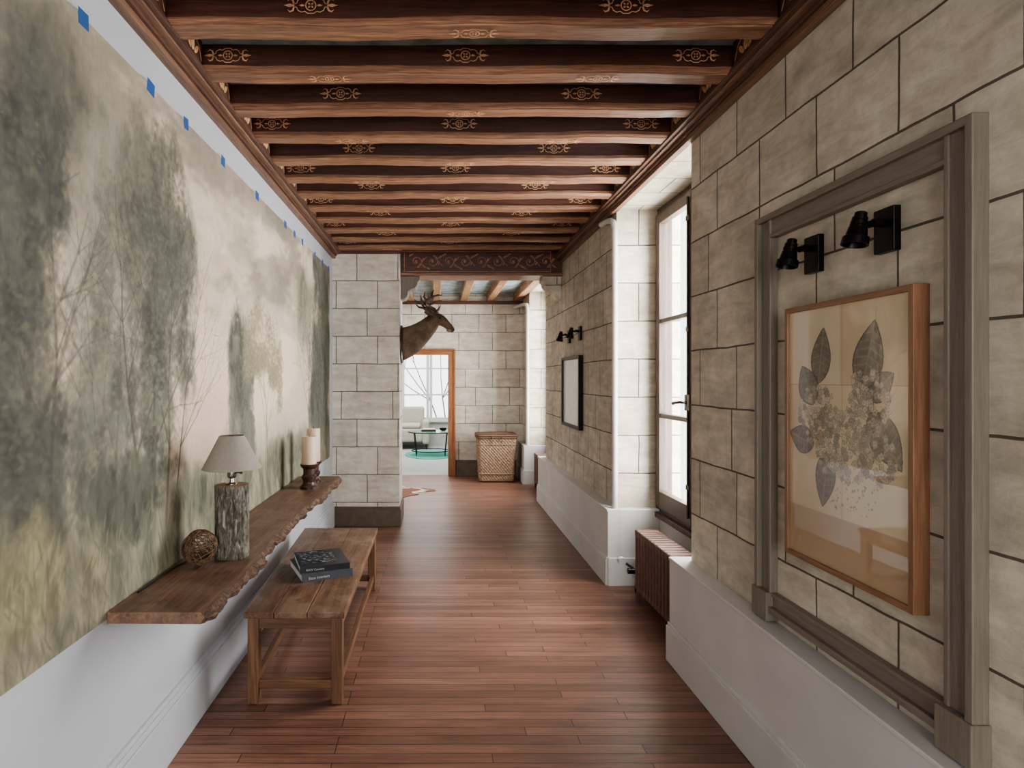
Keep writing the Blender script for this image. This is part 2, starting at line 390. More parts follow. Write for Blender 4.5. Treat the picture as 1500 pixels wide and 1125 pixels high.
# hall ceiling joists (run along Y)
hl = wood('hall_joist', (116, 84, 58), (180, 140, 100), 'Y', 0.5)
for x in (-2.05, -1.64, -1.23, -0.82, -0.41, 0.0, 0.41, 0.82, 1.23):
    b = MB(); prof = [(-0.05, 2.83), (-0.05, 2.73), (-0.056, 2.72), (-0.056, 2.71), (-0.045, 2.70), (0.045, 2.70), (0.056, 2.71), (0.056, 2.72), (0.05, 2.73), (0.05, 2.83)]
    b.rings([[(x + px, y, z) for px, z in prof] for y in (6.46, 7.3, 8.1, 8.985)], hl, False, True)
    for yy in (6.9, 7.5, 8.1, 8.7):
        um = lambda a, c: (x + c, yy + a, 2.697); rosette(b, 0, 0.022, um, gold)
        sm = lambda a, c: (x - 0.0515, yy + a, 2.77 + c); ell(b, 0, 0, 0.05, 0.012, 0, sm, gold)
    b.obj('hall_ceiling_beam')
b = MB(); b.box(-2.6, XR, 8.94, 9.0, 2.655, 2.70, beamdark); b.obj('trim_cornice_far', 0.003)

# ------------------------------------------------------------------ windows right
gl = N('window_glass'); gl.n.remove(gl.b)
tr = gl.add('ShaderNodeBsdfTransparent'); gs = gl.add('ShaderNodeBsdfGlossy'); gs.inputs['Roughness'].default_value = 0.02
mx = gl.add('ShaderNodeMixShader'); mx.inputs[0].default_value = 0.06
gl.link(tr.outputs[0], mx.inputs[1]); gl.link(gs.outputs[0], mx.inputs[2]); gl.link(mx.outputs[0], gl.n['Material Output'].inputs[0])
glass = gl.m
def window_side(name, y0, y1):
    e = empty(name, (1.66, (y0 + y1) / 2, 0.5)); b = MB(); W = winwood
    z0, z1 = 0.50, 2.75; xa, xb = 1.63, 1.72
    b.box(xa, xb, y0, y0 + 0.05, z0, z1, W); b.box(xa, xb, y1 - 0.05, y1, z0, z1, W)
    b.box(xa, xb, y0, y1, z1 - 0.06, z1, W); b.box(xa - 0.01, xb, y0, y1, z0, z0 + 0.07, W); b.box(1.585, 1.66, y0 + 0.0, y1, z0 - 0.0, z0 + 0.035, W)
    ym = (y0 + y1) / 2
    for a, c in ((y0 + 0.05, ym - 0.002), (ym + 0.002, y1 - 0.05)):
        lx0, lx1 = 1.600, 1.655
        b.box(lx0, lx1, a, a + 0.06, z0 + 0.07, z1 - 0.06, W); b.box(lx0, lx1, c - 0.06, c, z0 + 0.07, z1 - 0.06, W)
        b.box(lx0, lx1, a, c, z0 + 0.07, z0 + 0.19, W); b.box(lx0, lx1, a, c, z1 - 0.13, z1 - 0.06, W)
        for zz in (1.22, 1.90): b.box(lx0 + 0.008, lx1, a + 0.05, c - 0.05, zz, zz + 0.03, W)
    b.box(1.588, 1.605, ym - 0.03, ym + 0.03, z0 + 0.07, z1 - 0.06, W)
    b.obj('sash_frame', 0.004, e)
    g = MB(); g.box(1.640, 1.643, y0 + 0.08, y1 - 0.08, z0 + 0.15, z1 - 0.1, glass); g.obj('pane', 0, e)
    h = MB(); h.tube([(1.582, ym, 0.62), (1.582, ym, 2.65)], 0.007, brass, 8)
    h.box(1.570, 1.591, ym - 0.02, ym + 0.02, 1.30, 1.40, brass)
    h.tube([(1.570, ym, 1.35), (1.550, ym, 1.35), (1.540, ym + 0.02, 1.352), (1.537, ym + 0.09, 1.345), (1.538, ym + 0.12, 1.34)], [0.009, 0.008, 0.008, 0.009, 0.012], brass, 8)
    for zz in (0.8, 1.8, 2.5): h.box(1.575, 1.591, ym - 0.015, ym + 0.015, zz, zz + 0.03, brass)
    h.obj('espagnolette', 0.001, e)
for k, (y0, y1) in enumerate(NI): window_side('window_%d' % (k + 1), y0, y1)

# radiators
rm = plain('radiator_paint', (104, 76, 66), 0.42, 0.1, var=0.12, scale=20)
def radiator(y0, y1, x0=1.345, x1=1.50):
    b = MB(); n = int(round((y1 - y0) / 0.052)); st = (y1 - y0) / n
    for k in range(n):
        a = y0 + k * st
        for xa, xb in ((x0, x0 + 0.05), (x0 + 0.058, x0 + 0.1), (x1 - 0.047, x1)):
            b.box(xa, xb, a + 0.009, a + st - 0.009, 0.10, 0.45, rm)
        b.box(x0, x1, a + 0.002, a + st - 0.002, 0.43, 0.478, rm); b.box(x0, x1, a + 0.002, a + st - 0.002, 0.075, 0.12, rm)
    for a in (y0 + st * 0.5, y1 - st * 0.5):
        for xx in (x0 + 0.02, x1 - 0.02): b.box(xx - 0.014, xx + 0.014, a - 0.014, a + 0.014, 0.0, 0.09, rm)
    return b.obj('radiator', 0.009, bseg=3)
radiator(3.18, 3.95); radiator(7.25, 8.05); radiator(-0.8, 0.1)
b = MB(); b.tube([(1.40, 3.955, 0.12), (1.40, 4.03, 0.12), (1.40, 4.06, 0.10), (1.40, 4.07, 0.0)], 0.011, black, 8); b.tube([(1.33, 4.045, 0.16), (1.40, 4.045, 0.16)], 0.02, black, 12); b.tube([(1.30, 4.06, 0.22), (1.30, 4.10, 0.22)], 0.026, white, 14); b.tube([(1.30, 4.10, 0.22), (1.38, 4.06, 0.17)], 0.009, black, 8)
b.obj('radiator_valve')

# pipes
pw = plain('pipe_white', (190, 190, 188), 0.35, var=0.03)
b = MB(); b.tube([(1.28, 4.52, 2.70), (1.29, 4.45, 2.70), (1.300, 4.36, 2.69), (1.304, 4.29, 2.66), (1.306, 4.262, 2.60), (1.306, 4.26, 2.5), (1.306, 4.26, 0.552)], 0.021, pw, 14)
for zz in (0.8, 1.6, 2.4): b.tube([(1.306, 4.26, zz), (1.306, 4.26, zz + 0.02)], 0.024, pw, 14)
b.obj('drain_pipe')
b = MB(); b.tube([(1.20, 8.9, 2.60), (1.23, 8.75, 2.60), (1.27, 8.5, 2.59), (1.290, 8.32, 2.56), (1.295, 8.29, 2.5), (1.295, 8.29, 0.552)], 0.026, pw, 14); b.obj('drain_pipe')

# ------------------------------------------------------------------ mural
mm = N('mural_paint'); at = mm.add('ShaderNodeAttribute', attribute_name='paint')
vv = mm.mapping(); n1 = mm.noise(vv, 30, 8, 0.7, 1.0); n2 = mm.noise(mm.mapping((1, 6, 1.2)), 12, 6, 0.6, 0.5)
cc = mm.mix(0.3, at.outputs['Color'], mm.ramp(n1, OV(0.38, 0.62)), 'OVERLAY')
cc = mm.mix(0.25, cc, mm.ramp(n2, OV(0.38, 0.62)), 'OVERLAY')
mm.base(cc); mm.rough(0.75); mm.bump(mm.noise(vv, 180, 3), 0.15, 0.001)
Y0, Y1, Z0, Z1 = 0.9, 5.68, 0.735, 2.575
nc, nr = 1280, 490
yy, zz = np.meshgrid(np.linspace(Y0, Y1, nc), np.linspace(Z0, Z1, nr))
wy = yy + 0.12 * (fbm(yy * 3, zz * 3, 1) - 0.5); wz = zz + 0.12 * (fbm(yy * 3, zz * 3, 2) - 0.5)
v = (zz - Z0) / (Z1 - Z0)
leafn = fbm(yy * 55, zz * 42, 99, 3, 0.6) - 0.5
img = np.zeros(yy.shape + (3,)) + np.array((194, 178, 156.))
img = over(img, (146, 137, 121), sst(0.50, 1.0, v + 0.5 * (fbm(wy * 1.3, wz * 3, 3) - 0.5)))
img = over(img, (216, 197, 174), 0.9 * np.exp(-((wy - 2.9) / 0.85) ** 2 - ((wz - 1.60) / 0.40) ** 2))
cl = fbm(wy * 1.6 + 1.4 * wz, wz * 4.2 - 0.8 * wy, 4, 6, 0.55)
img = over(img, (214, 198, 175), 0.8 * sst(0.48, 0.70, cl) * (v > 0.15))
img = over(img, (112, 107, 95), 0.7 * sst(0.48, 0.28, cl) * sst(0.4, 0.85, v))
cl2 = fbm(wy * 3 - 2 * wz, wz * 6, 5, 6, 0.55); img = over(img, (126, 119, 104), 0.4 * sst(0.5, 0.7, cl2) * sst(0.5, 0.95, v))
img = over(img, (202, 172, 155), 0.7 * np.exp(-((wy - 2.75) / 0.40) ** 2 - ((wz - 1.25) / 0.16) ** 2))
img = over(img, (146, 142, 126), 0.6 * sst(0.12, -0.15, zz - 1.18 - 0.25 * (fbm(yy * 2, 0 * yy, 6) - 0.5)))
sy = (nc - 1) / (Y1 - Y0); sz = (nr - 1) / (Z1 - Z0)
def foliage(img, cy, cz, ry, rz, col, op=0.85, seed=0, fr=5.0, soft=1.1):
    r2 = ((wy - cy) / ry) ** 2 + ((wz - cz) / rz) ** 2
    n = fbm(wy * fr, wz * fr * 0.6, seed, 6, 0.55)
    mk = sst(-0.30, soft, 1 - r2 + (n - 0.5) * 2.4 + leafn * 0.55)
    img = over(img, col, op * mk)
    n2 = fbm(wy * fr * 2.4, wz * fr * 1.2, seed + 50, 5, 0.55)
    dk = np.array(col) * 0.70; img = over(img, dk, op * mk * sst(0.45, 0.72, n2) * 0.85)
    return over(img, np.array(col) * 1.26, op * mk * sst(0.50, 0.28, n2) * 0.6)
def dab(img, y, z, a, bb, ang, col, op):
    r = max(a, bb) * 1.1; j0 = max(0, int((y - r - Y0) * sy)); j1 = min(nc, int((y + r - Y0) * sy) + 2); i0 = max(0, int((z - r - Z0) * sz)); i1 = min(nr, int((z + r - Z0) * sz) + 2)
    if j1 <= j0 or i1 <= i0: return
    U = yy[i0:i1, j0:j1] - y; V = zz[i0:i1, j0:j1] - z; ca, sa = math.cos(ang), math.sin(ang)
    d = ((U * ca + V * sa) / a) ** 2 + ((-U * sa + V * ca) / bb) ** 2
    mk = (np.clip(1.25 - d, 0, 1) * op)[..., None]
    img[i0:i1, j0:j1] = img[i0:i1, j0:j1] * (1 - mk) + np.array(col, float) * mk
def dabs(img, cy, cz, ry, rz, n, cols, sz_=0.014, op=0.5, seed=0):
    rg = random.Random(seed)
    for _ in range(n):
        t = rg.random() * 6.283; q = rg.random() ** 0.6
        y = cy + ry * q * math.cos(t) * rg.uniform(0.7, 1.15); z = cz + rz * q * math.sin(t) * rg.uniform(0.7, 1.15)
        s_ = sz_ * rg.uniform(0.5, 1.5); dab(img, y, z, s_, s_ * rg.uniform(0.4, 0.7), rg.uniform(-0.9, 0.9), rg.choice(cols), op * rg.uniform(0.3, 0.85))
def line(img, p, q, w0, w1, col, op):
    L = math.hypot(q[0] - p[0], q[1] - p[1]); n = max(2, int(L / (max(w0, w1) * 0.9))); ang = math.atan2(q[1] - p[1], q[0] - p[0])
    for i in range(n + 1):
        t = i / n; w = w0 + (w1 - w0) * t; dab(img, p[0] + (q[0] - p[0]) * t, p[1] + (q[1] - p[1]) * t, w * 1.3, w, ang, col, op)
def tree(img, y, z, ang, L, w, lev, col, op, rg, spread=0.5, tips=None):
    ny, nz_ = y + L * math.cos(ang), z + L * math.sin(ang)
    line(img, (y, z), (ny, nz_), w, w * 0.75, col, op)
    if tips is not None and lev <= 1: tips.append((ny, nz_))
    if lev == 0: return
    tree(img, ny, nz_, ang + rg.uniform(-0.16, 0.16), L * 0.85, w * 0.75, lev - 1, col, op * 0.9, rg, spread, tips)
    for _ in range(rg.choice((1, 2))):
        tree(img, ny, nz_, ang + rg.choice((-1, 1)) * rg.uniform(0.3, 0.3 + spread), L * rg.uniform(0.6, 0.8), w * 0.5, lev - 1, col, op * 0.8, rg, spread, tips)
DK = [(70, 70, 60), (80, 80, 69), (92, 91, 78), (106, 104, 88), (122, 117, 98)]
MD = [(92, 92, 79), (106, 104, 89), (122, 119, 101), (138, 133, 112), (154, 146, 122)]
UP = math.pi / 2
img = foliage(img, 1.83, 1.85, 0.26, 0.62, (134, 131, 116), 0.75, 11)
img = foliage(img, 1.86, 1.40, 0.20, 0.60, (104, 104, 91), 0.9, 12)
img = foliage(img, 1.1, 1.9, 0.4, 0.8, (100, 98, 87), 0.85, 13)
img = foliage(img, 1.52, 2.22, 0.22, 0.45, (98, 95, 83), 0.8, 14)
img = foliage(img, 1.43, 1.70, 0.24, 0.75, (76, 77, 69), 0.95, 15)
img = foliage(img, 1.46, 1.18, 0.28, 0.45, (74, 76, 66), 0.92, 16)
rg = random.Random(21)
for y, w in ((1.47, 0.030), (1.58, 0.014)): tree(img, y, 0.9, UP, 0.36, w, 4, (64, 62, 54), 0.28, rg, 0.3)
dabs(img, 1.45, 1.6, 0.2, 0.75, 1500, DK, 0.016, 0.35, 1)
for y, w in ((1.80, 0.009), (1.90, 0.012)): tree(img, y, 0.95, UP, 0.29, w, 4, (88, 84, 72), 0.35, rg, 0.3)
dabs(img, 1.84, 1.6, 0.16, 0.6, 900, MD, 0.013, 0.38, 2)
img = foliage(img, 2.16, 2.12, 0.28, 0.42, (96, 95, 82), 0.93, 17, 6)
img = foliage(img, 2.32, 1.80, 0.22, 0.52, (80, 81, 69), 0.94, 18, 6)
img = foliage(img, 2.14, 1.45, 0.20, 0.66, (82, 84, 72), 0.93, 19, 6)
for y, w, a in ((2.16, 0.018, 0.03), (2.25, 0.014, -0.10), (2.06, 0.012, 0.1), (2.32, 0.009, -0.2)): tree(img, y, 0.93, UP + a, 0.30, w, 5, (68, 64, 54), 0.45, rg, 0.5)
dabs(img, 2.2, 1.95, 0.26, 0.5, 2200, DK, 0.014, 0.38, 3); dabs(img, 2.2, 1.35, 0.2, 0.35, 700, MD, 0.013, 0.35, 4)
img = foliage(img, 3.13, 1.36, 0.21, 0.46, (90, 92, 79), 0.93, 20, 6, 0.7)
img = foliage(img, 3.10, 1.1, 0.3, 0.25, (116, 116, 100), 0.8, 21, 6)
dabs(img, 3.12, 1.35, 0.18, 0.36, 900, DK[1:], 0.013, 0.35, 5)
tips = []; tree(img, 3.60, 0.88, UP + 0.02, 0.27, 0.010, 5, (112, 104, 82), 0.6, rg, 0.35, tips); tree(img, 3.54, 0.88, UP - 0.1, 0.24, 0.007, 5, (120, 112, 88), 0.5, rg, 0.35, tips)
for (y, z) in tips: dabs(img, y, z, 0.07, 0.07, 26, [(132, 125, 99), (148, 139, 112), (116, 111, 88)], 0.012, 0.5, int(y * 1000))
img = foliage(img, 5.28, 2.0, 0.46, 0.66, (82, 84, 70), 0.97, 23, 4, 0.8)
img = foliage(img, 5.25, 1.3, 0.48, 0.6, (77, 79, 66), 0.97, 24, 4, 0.8)
img = foliage(img, 4.62, 2.05, 0.28, 0.32, (112, 111, 92), 0.75, 25, 5)
tree(img, 4.78, 0.9, UP + 0.05, 0.32, 0.016, 5, (80, 74, 58), 0.5, rg); tree(img, 5.15, 0.85, UP, 0.34, 0.03, 5, (58, 56, 46), 0.5, rg)
dabs(img, 5.25, 1.7, 0.42, 0.8, 2200, DK, 0.020, 0.38, 6); dabs(img, 4.62, 2.0, 0.25, 0.3, 500, MD, 0.014, 0.4, 7)
img = over(img, (118, 117, 99), 0.85 * sst(0.2, -0.2, zz - 0.98 - 0.3 * (fbm(yy * 2.5, zz * 2, 30) - 0.5)))
st = fbm(wy * 18 + wz * 4, wz * 6, 31, 5, 0.55)
img = over(img, (80, 83, 69), 0.65 * sst(0.45, 0.72, st) * sst(1.25, 0.92, zz))
img = over(img, (158, 148, 121), 0.5 * sst(0.52, 0.3, st) * sst(1.10, 0.85, zz))
img = foliage(img, 1.45, 0.98, 0.2, 0.18, (138, 129, 98), 0.75, 32, 9)
img = foliage(img, 1.75, 0.92, 0.22, 0.14, (126, 121, 95), 0.75, 33, 9)
img = foliage(img, 2.0, 1.10, 0.34, 0.16, (76, 79, 66), 0.85, 34, 8)
img = foliage(img, 2.6, 1.0, 0.3, 0.13, (94, 96, 79), 0.75, 35, 8)
img = foliage(img, 4.1, 0.98, 0.6, 0.13, (96, 97, 79), 0.75, 36, 6)
rg = random.Random(77)
GR = [(76, 79, 64), (92, 93, 76), (136, 128, 103), (152, 143, 115), (112, 109, 88)]
for _ in range(2600):
    y = rg.uniform(Y0, Y1); z = Z0 + 0.32 * rg.random() ** 1.5; l = rg.uniform(0.02, 0.055); a = UP + rg.gauss(0, 0.4)
    dab(img, y, z, l, l * 0.08 + 0.0018, a, rg.choice(GR), rg.uniform(0.15, 0.45))
px = np.full(yy.shape, -1.0505)
yb = yy + 0.0 * yy; yb[:, -1] += 0.008 * np.sin(np.linspace(0, 22, nr))
mu = empty('mural_canvas', (-1.054, 3.2, 1.65))
painted_grid('painted_face', np.stack([px, yb, zz], -1), nc, nr, img, mm.m, mu)
b = MB(); b.box(-1.0600, -1.0522, Y0, Y1 - 0.004, Z0 + 0.002, Z1 - 0.002, plain('canvas_edge', (188, 178, 158), 0.8)); b.obj('canvas_back', 0, mu)
tape = plain('blue_tape', (38, 84, 142), 0.6, var=0.05)
b = MB(); rg = random.Random(3)
for y in (1.40, 1.724, 2.13, 2.43, 2.85, 3.39, 4.02, 4.28, 4.53, 5.0, 5.33, 5.62):
    w = rg.uniform(0.022, 0.03); h = 0.024; t = rg.uniform(-0.15, 0.15); c0 = Z1 - 0.006; pts = []
    for X in (-1.0502, -1.0492):
        for a, c in ((-w, -h), (w, -h), (w, h), (-w, h)): pts.append((X, y + a * math.cos(t) - c * math.sin(t), c0 + a * math.sin(t) + c * math.cos(t)))
    b.add(pts, [(0, 1, 2, 3), (4, 5, 6, 7), (0, 1, 5, 4), (1, 2, 6, 5), (2, 3, 7, 6), (3, 0, 4, 7)], tape)
b.obj('tape_strips', 0, mu)

# ------------------------------------------------------------------ live-edge shelf
shelfw = wood('shelf_walnut', (84, 61, 49), (140, 107, 87), 'Y', 0.45, 0.7, worn=(134, 108, 91), contrast=0.7)
bark = N('bark'); v_ = bark.mapping(); f = bark.noise(v_, 38, 9, 0.75, 1.0)
bark.base(bark.ramp(f, [(0.3, (40, 30, 25)), (0.5, (90, 68, 54)), (0.7, (142, 114, 94))])); bark.rough(0.85); bark.bump(f, 0.9, 0.01); barkm = bark.m
b = MB(); n = 240; top = []; topi = []; bot = []; mid = []
for i in range(n + 1):
    y = 1.84 + (4.42 - 1.84) * i / n
    e = -0.745 + 0.014 * math.sin(y * 3.3 + 1) + 0.007 * math.sin(y * 9) + 0.006 * math.sin(y * 29 + 2) + 0.004 * math.sin(y * 61) + random.uniform(-.003, .003)
    e2 = e + 0.018 + 0.006 * math.sin(y * 14) + 0.005 * math.sin(y * 37) + random.uniform(-.004, .004)
    top.append((XL + 0.024, y, 0.76)); topi.append((e, y, 0.76)); mid.append((e2, y, 0.742 + random.uniform(-.005, .005))); bot.append((e2 - 0.012 + random.uniform(-.004, .004), y, 0.722))
vs = top + topi; N1 = n + 1
b.add(vs, [(i, i + 1, N1 + i + 1, N1 + i) for i in range(n)], shelfw)
b.add(topi + mid + bot, [(i, i + 1, N1 + i + 1, N1 + i) for i in range(n)] + [(N1 + i, N1 + i + 1, 2 * N1 + i + 1, 2 * N1 + i) for i in range(n)], barkm, True)
wl = [(p[0], p[1], 0.724) for p in top]
b.add(bot + wl, [(i, i + 1, N1 + i + 1, N1 + i) for i in range(n)], shelfw)
b.add([top[0], topi[0], mid[0], bot[0], wl[0]], [(0, 1, 2, 3, 4)], shelfw); b.add([top[-1], topi[-1], mid[-1], bot[-1], wl[-1]], [(4, 3, 2, 1, 0)], shelfw)
b.add(top + wl, [(i, i + 1, N1 + i + 1, N1 + i) for i in range(n)], shelfw)
sh = empty('live_edge_shelf', (-0.9, 3.1, 0.74)); b.obj('slab', 0, sh)
b = MB()
for y in (2.3, 3.1, 3.9): b.box(XL + 0.001, XL + 0.2, y - 0.015, y + 0.015, 0.710, 0.720, black); b.box(XL + 0.001, XL + 0.012, y - 0.015, y + 0.015, 0.60, 0.717, black)
b.obj('brackets', 0, sh)

# ------------------------------------------------------------------ table lamp
lx, ly = -0.855, 2.42
e = empty('table_lamp', (lx, ly, 0.76))
b = MB(); rs = []; seg = 72; nz = 46
tt, kk = np.meshgrid(np.linspace(0, 1, nz + 1), np.arange(seg), indexing='ij')
an = kk / seg * 2 * math.pi
rn = fbm((np.cos(an) + 2) * 5, tt * 3 + (np.sin(an) + 2) * 5, 41, 5, 0.6)
rv = np.abs(fbm((np.cos(an) + 2) * 9, tt * 2 + (np.sin(an) + 2) * 9, 42, 3) - 0.5)
R = 0.066 + 0.008 * (rn - 0.5) - 0.007 * sst(0.07, 0.0, rv) + 0.003 * np.cos(an * 2)
for i in range(nz + 1):
    rs.append([(lx + R[i, k] * math.cos(an[i, k]), ly + R[i, k] * math.sin(an[i, k]), 0.7605 + 0.30 * i / nz) for k in range(seg)])
lb = N('log_bark'); v_ = lb.mapping((1, 1, 0.35)); f = lb.noise(v_, 55, 8, 0.75, 0.8); g = lb.noise(lb.mapping(), 18, 5)
cc = lb.mix(0.5, lb.ramp(f, [(0.32, (44, 40, 36)), (0.52, (104, 98, 90)), (0.7, (170, 164, 154))]), lb.ramp(g, OV(0.35, 0.65, 0.4, 0.6)), 'OVERLAY')
lb.base(cc); lb.rough(0.9); lb.bump(f, 1.0, 0.006)
b.rings(rs, lb.m, True, False)
b.add(rs[-1], [tuple(range(seg))], plain('cut_wood', (150, 120, 92), 0.7)); b.add(rs[0], [tuple(range(seg))], lb.m)
b.obj('log_base', 0, e)
nick = plain('nickel', (170, 165, 158), 0.22, 1.0, var=0.05)
b = MB(); b.lathe(lx, ly, [(0.024, 1.0605), (0.024, 1.066), (0.010, 1.070), (0.008, 1.085), (0.016, 1.088), (0.019, 1.094), (0.019, 1.135), (0.014, 1.142), (0.008, 1.146)], nick)
b.tube([(lx + 0.019, ly, 1.11), (lx + 0.038, ly, 1.11)], 0.004, nick); b.tube([(lx + 0.034, ly, 1.11), (lx + 0.044, ly, 1.11)], 0.007, nick)
b.lathe(lx, ly, [(0.010, 1.145), (0.024, 1.175), (0.028, 1.195), (0.018, 1.22), (0.004, 1.228)], plain('bulb', (235, 232, 225), 0.2))
for s in (-1, 1): b.tube([(lx, ly + s * 0.02, 1.12), (lx, ly + s * 0.04, 1.17), (lx, ly + s * 0.038, 1.23), (lx, ly, 1.262)], 0.0018, nick, 6)
b.obj('socket', 0, e)
b = MB(); b.norecalc = True; b.lathe(lx, ly, [(0.118, 1.128), (0.116, 1.131), (0.050, 1.262), (0.048, 1.264)], plain('shade_linen', (150, 143, 134), 0.85, var=0.03, scale=60, bump=0.2), 48, False)
b.obj('lampshade', 0, e, solid=0.002)
b = MB()
for k in range(3):
    t = k * 2 * math.pi / 3; b.tube([(lx, ly, 1.256), (lx + 0.05 * math.cos(t), ly + 0.05 * math.sin(t), 1.260)], 0.0015, nick, 6)
b.obj('spider', 0, e)
b = MB(); b.tube([(lx - 0.06, ly + 0.03, 0.766), (lx - 0.12, ly + 0.08, 0.764), (lx - 0.17, ly - 0.15, 0.764), (-1.03, 2.0, 0.764)], 0.003, black, 6); b.obj('cord', 0, e)

# wicker ball
bx, by, bz, br_ = -0.940, 2.30, 0.8325, 0.0675
b = MB(); tw = plain('twig', (92, 70, 54), 0.8, var=0.35, scale=60); rg = random.Random(2)
for k in range(40):
    a = Vector((rg.gauss(0, 1), rg.gauss(0, 1), rg.gauss(0, 1))).normalized(); c = a.orthogonal().normalized(); d = a.cross(c)
    off = rg.uniform(-0.35, 0.35); rr = br_ * rg.uniform(0.93, 1.0); pr = math.sqrt(1 - off * off); ph = rg.random() * 6
    pts = []
    for q in range(27):
        t = q / 26 * 2 * math.pi; w = 1 + 0.03 * math.sin(3 * t + ph)
        pts.append(Vector((bx, by, bz)) + (a * (off + 0.06 * math.sin(2 * t + ph)) + (c * math.cos(t) + d * math.sin(t)) * pr).normalized() * rr * w)
    b.tube(pts, rg.uniform(0.0014, 0.0026), tw, 5, False)
b.obj('twig_ball')

# candle holders
dk = plain('dark_turned_wood', (60, 40, 32), 0.35, var=0.2, scale=30); wax = plain('candle_wax', (190, 170, 148), 0.5, var=0.03, bump=0.02)
def candle(x, y, h, ch, r):
    e = empty('candle_holder', (x, y, 0.76)); z = 0.7605
    b = MB(); b.lathe(x, y, [(r * 1.15, z), (r * 1.15, z + 0.015), (r * 0.85, z + 0.03), (r * 0.78, z + h * 0.3), (r * 0.98, z + h * 0.42), (r * 0.98, z + h * 0.5), (r * 0.75, z + h * 0.58), (r * 0.78, z + h * 0.8), (r * 1.1, z + h * 0.9), (r * 1.15, z + h)], dk, 28); b.obj('turned_base', 0, e)
    b = MB(); t = z + h; b.lathe(x, y, [(r * 0.93, t), (r * 0.93, t + ch - 0.006), (r * 0.87, t + ch), (r * 0.5, t + ch - 0.004)], wax, 28); b.tube([(x, y, t + ch - 0.006), (x + 0.002, y, t + ch + 0.012)], 0.0015, black, 6); b.obj('candle', 0, e)
candle(-0.865, 3.93, 0.165, 0.185, 0.052); candle(-0.885, 4.16, 0.15, 0.235, 0.05)

# ------------------------------------------------------------------ bench
bw = wood('bench_top_wood', (84, 59, 44), (140, 105, 80), 'Y', 0.34, 0.7, worn=(152, 128, 108), contrast=0.7); bz_ = wood('bench_leg_wood', (90, 63, 44), (142, 105, 78), 'Z', 0.5, 0.8); bxw = wood('bench_rail_wood', (86, 60, 42), (136, 99, 72), 'X', 0.5, 0.8)
e = empty('wooden_bench', (-0.66, 3.4, 0)); yA, yB = 2.66, 4.17
def lxl(y): return -0.888 - 0.062 * (y - yA) / (yB - yA)
b = MB(); cuts = [0.0, 0.30, 0.63, 1.0]
for a, c in zip(cuts[:-1], cuts[1:]):
    def X(t, y): return lxl(y) + t * (-0.424 - lxl(y))
    g = 0.0012; vs = []
    for z in (0.40, 0.43):
        for y in (yA, yB):
            vs += [(X(a, y) + g, y, z), (X(c, y) - g, y, z)]
    b.add(vs, [(0, 1, 3, 2), (4, 5, 7, 6), (0, 1, 5, 4), (1, 3, 7, 5), (3, 2, 6, 7), (2, 0, 4, 6)], bw)
b.obj('top', 0.004, e)
b = MB()
for x0, y0 in ((lxl(yA) + 0.015, yA + 0.012), (-0.487, yA + 0.012), (lxl(yB) + 0.02, yB - 0.07), (-0.487, yB - 0.07)): b.box(x0, x0 + 0.05, y0, y0 + 0.052, 0, 0.40, bz_)
b.obj('legs', 0.005, e)
b = MB()
for y in (yA + 0.022, yB - 0.06): b.box(lxl(y) + 0.06, -0.48, y, y + 0.026, 0.345, 0.40, bxw); b.box(lxl(y) + 0.06, -0.48, y + 0.004, y + 0.03, 0.065, 0.105, bxw)
b.obj('end_rails', 0.003, e)
b = MB(); bwy = wood('bench_rail_y', (86, 60, 42), (136, 99, 72), 'Y', 0.5, 0.8)
b.box(-0.468, -0.442, yA + 0.06, yB - 0.065, 0.345, 0.40, bwy); b.box(-0.472, -0.446, yA + 0.06, yB - 0.065, 0.065, 0.105, bwy)
for z0_, z1_ in ((0.345, 0.40), (0.065, 0.105)):
    vs = []
    for z in (z0_, z1_):
        for y in (yA + 0.06, yB - 0.065): vs += [(lxl(y) + 0.028, y, z), (lxl(y) + 0.054, y, z)]
    b.add(vs, [(0, 1, 3, 2), (4, 5, 7, 6), (0, 1, 5, 4), (1, 3, 7, 5), (3, 2, 6, 7), (2, 0, 4, 6)], bwy)
b.obj('side_rails', 0.003, e)

# books
e = empty('book_stack', (-0.66, 3.18, 0.43))
pages = plain('book_pages', (214, 208, 196), 0.8, var=0.06, scale=150)
def book(x, y, z, w, d, t, ang, cov, name, title, tcol, coverart=None):
    M = Matrix.Translation((x, y, z)) @ Matrix.Rotation(ang, 4, 'Z'); b = MB()
    bx = b.box
    bx(0, w, 0, d, 0, 0.003, cov); bx(0, w, 0, d, t - 0.003, t, cov); bx(0, w, 0, 0.004, 0, t, cov); bx(0.004, w - 0.005, 0.004, d - 0.005, 0.003, t - 0.003, pages)
    if coverart: bx(0.012, w - 0.06, 0.06, d - 0.012, t, t + 0.0012, coverart)
    b.v = [tuple(M @ Vector(p)) for p in b.v]; b.obj(name, 0.001, e)
    cu = bpy.data.curves.new(name + '_title', 'FONT'); cu.body = title; cu.size = t * 0.5; cu.extrude = 0.0003; cu.materials.append(tcol)
    o = bpy.data.objects.new(name + '_title', cu); COL.objects.link(o)
    o.parent = e
    o.matrix_parent_inverse = Matrix.Translation(e.location).inverted()
    o.matrix_basis = M @ Matrix.Translation((w * 0.12, -0.0018, t * 0.32)) @ Matrix.Rotation(math.pi / 2, 4, 'X')
tcol = plain('title_white', (190, 190, 190), 0.5)
photo = N('cover_photo'); v_ = photo.mapping(); f = photo.noise(v_, 45, 6, 0.7); photo.base(photo.ramp(f, [(0.42, (30, 34, 40)), (0.55, (70, 76, 82)), (0.64, (140, 142, 142))])); photo.rough(0.25)
book(-0.705, 3.035, 0.4305, 0.275, 0.31, 0.040, math.radians(26), plain('cover_slate', (76, 80, 86), 0.35, var=0.05), 'lower_book', 'Slate Interiors', tcol)
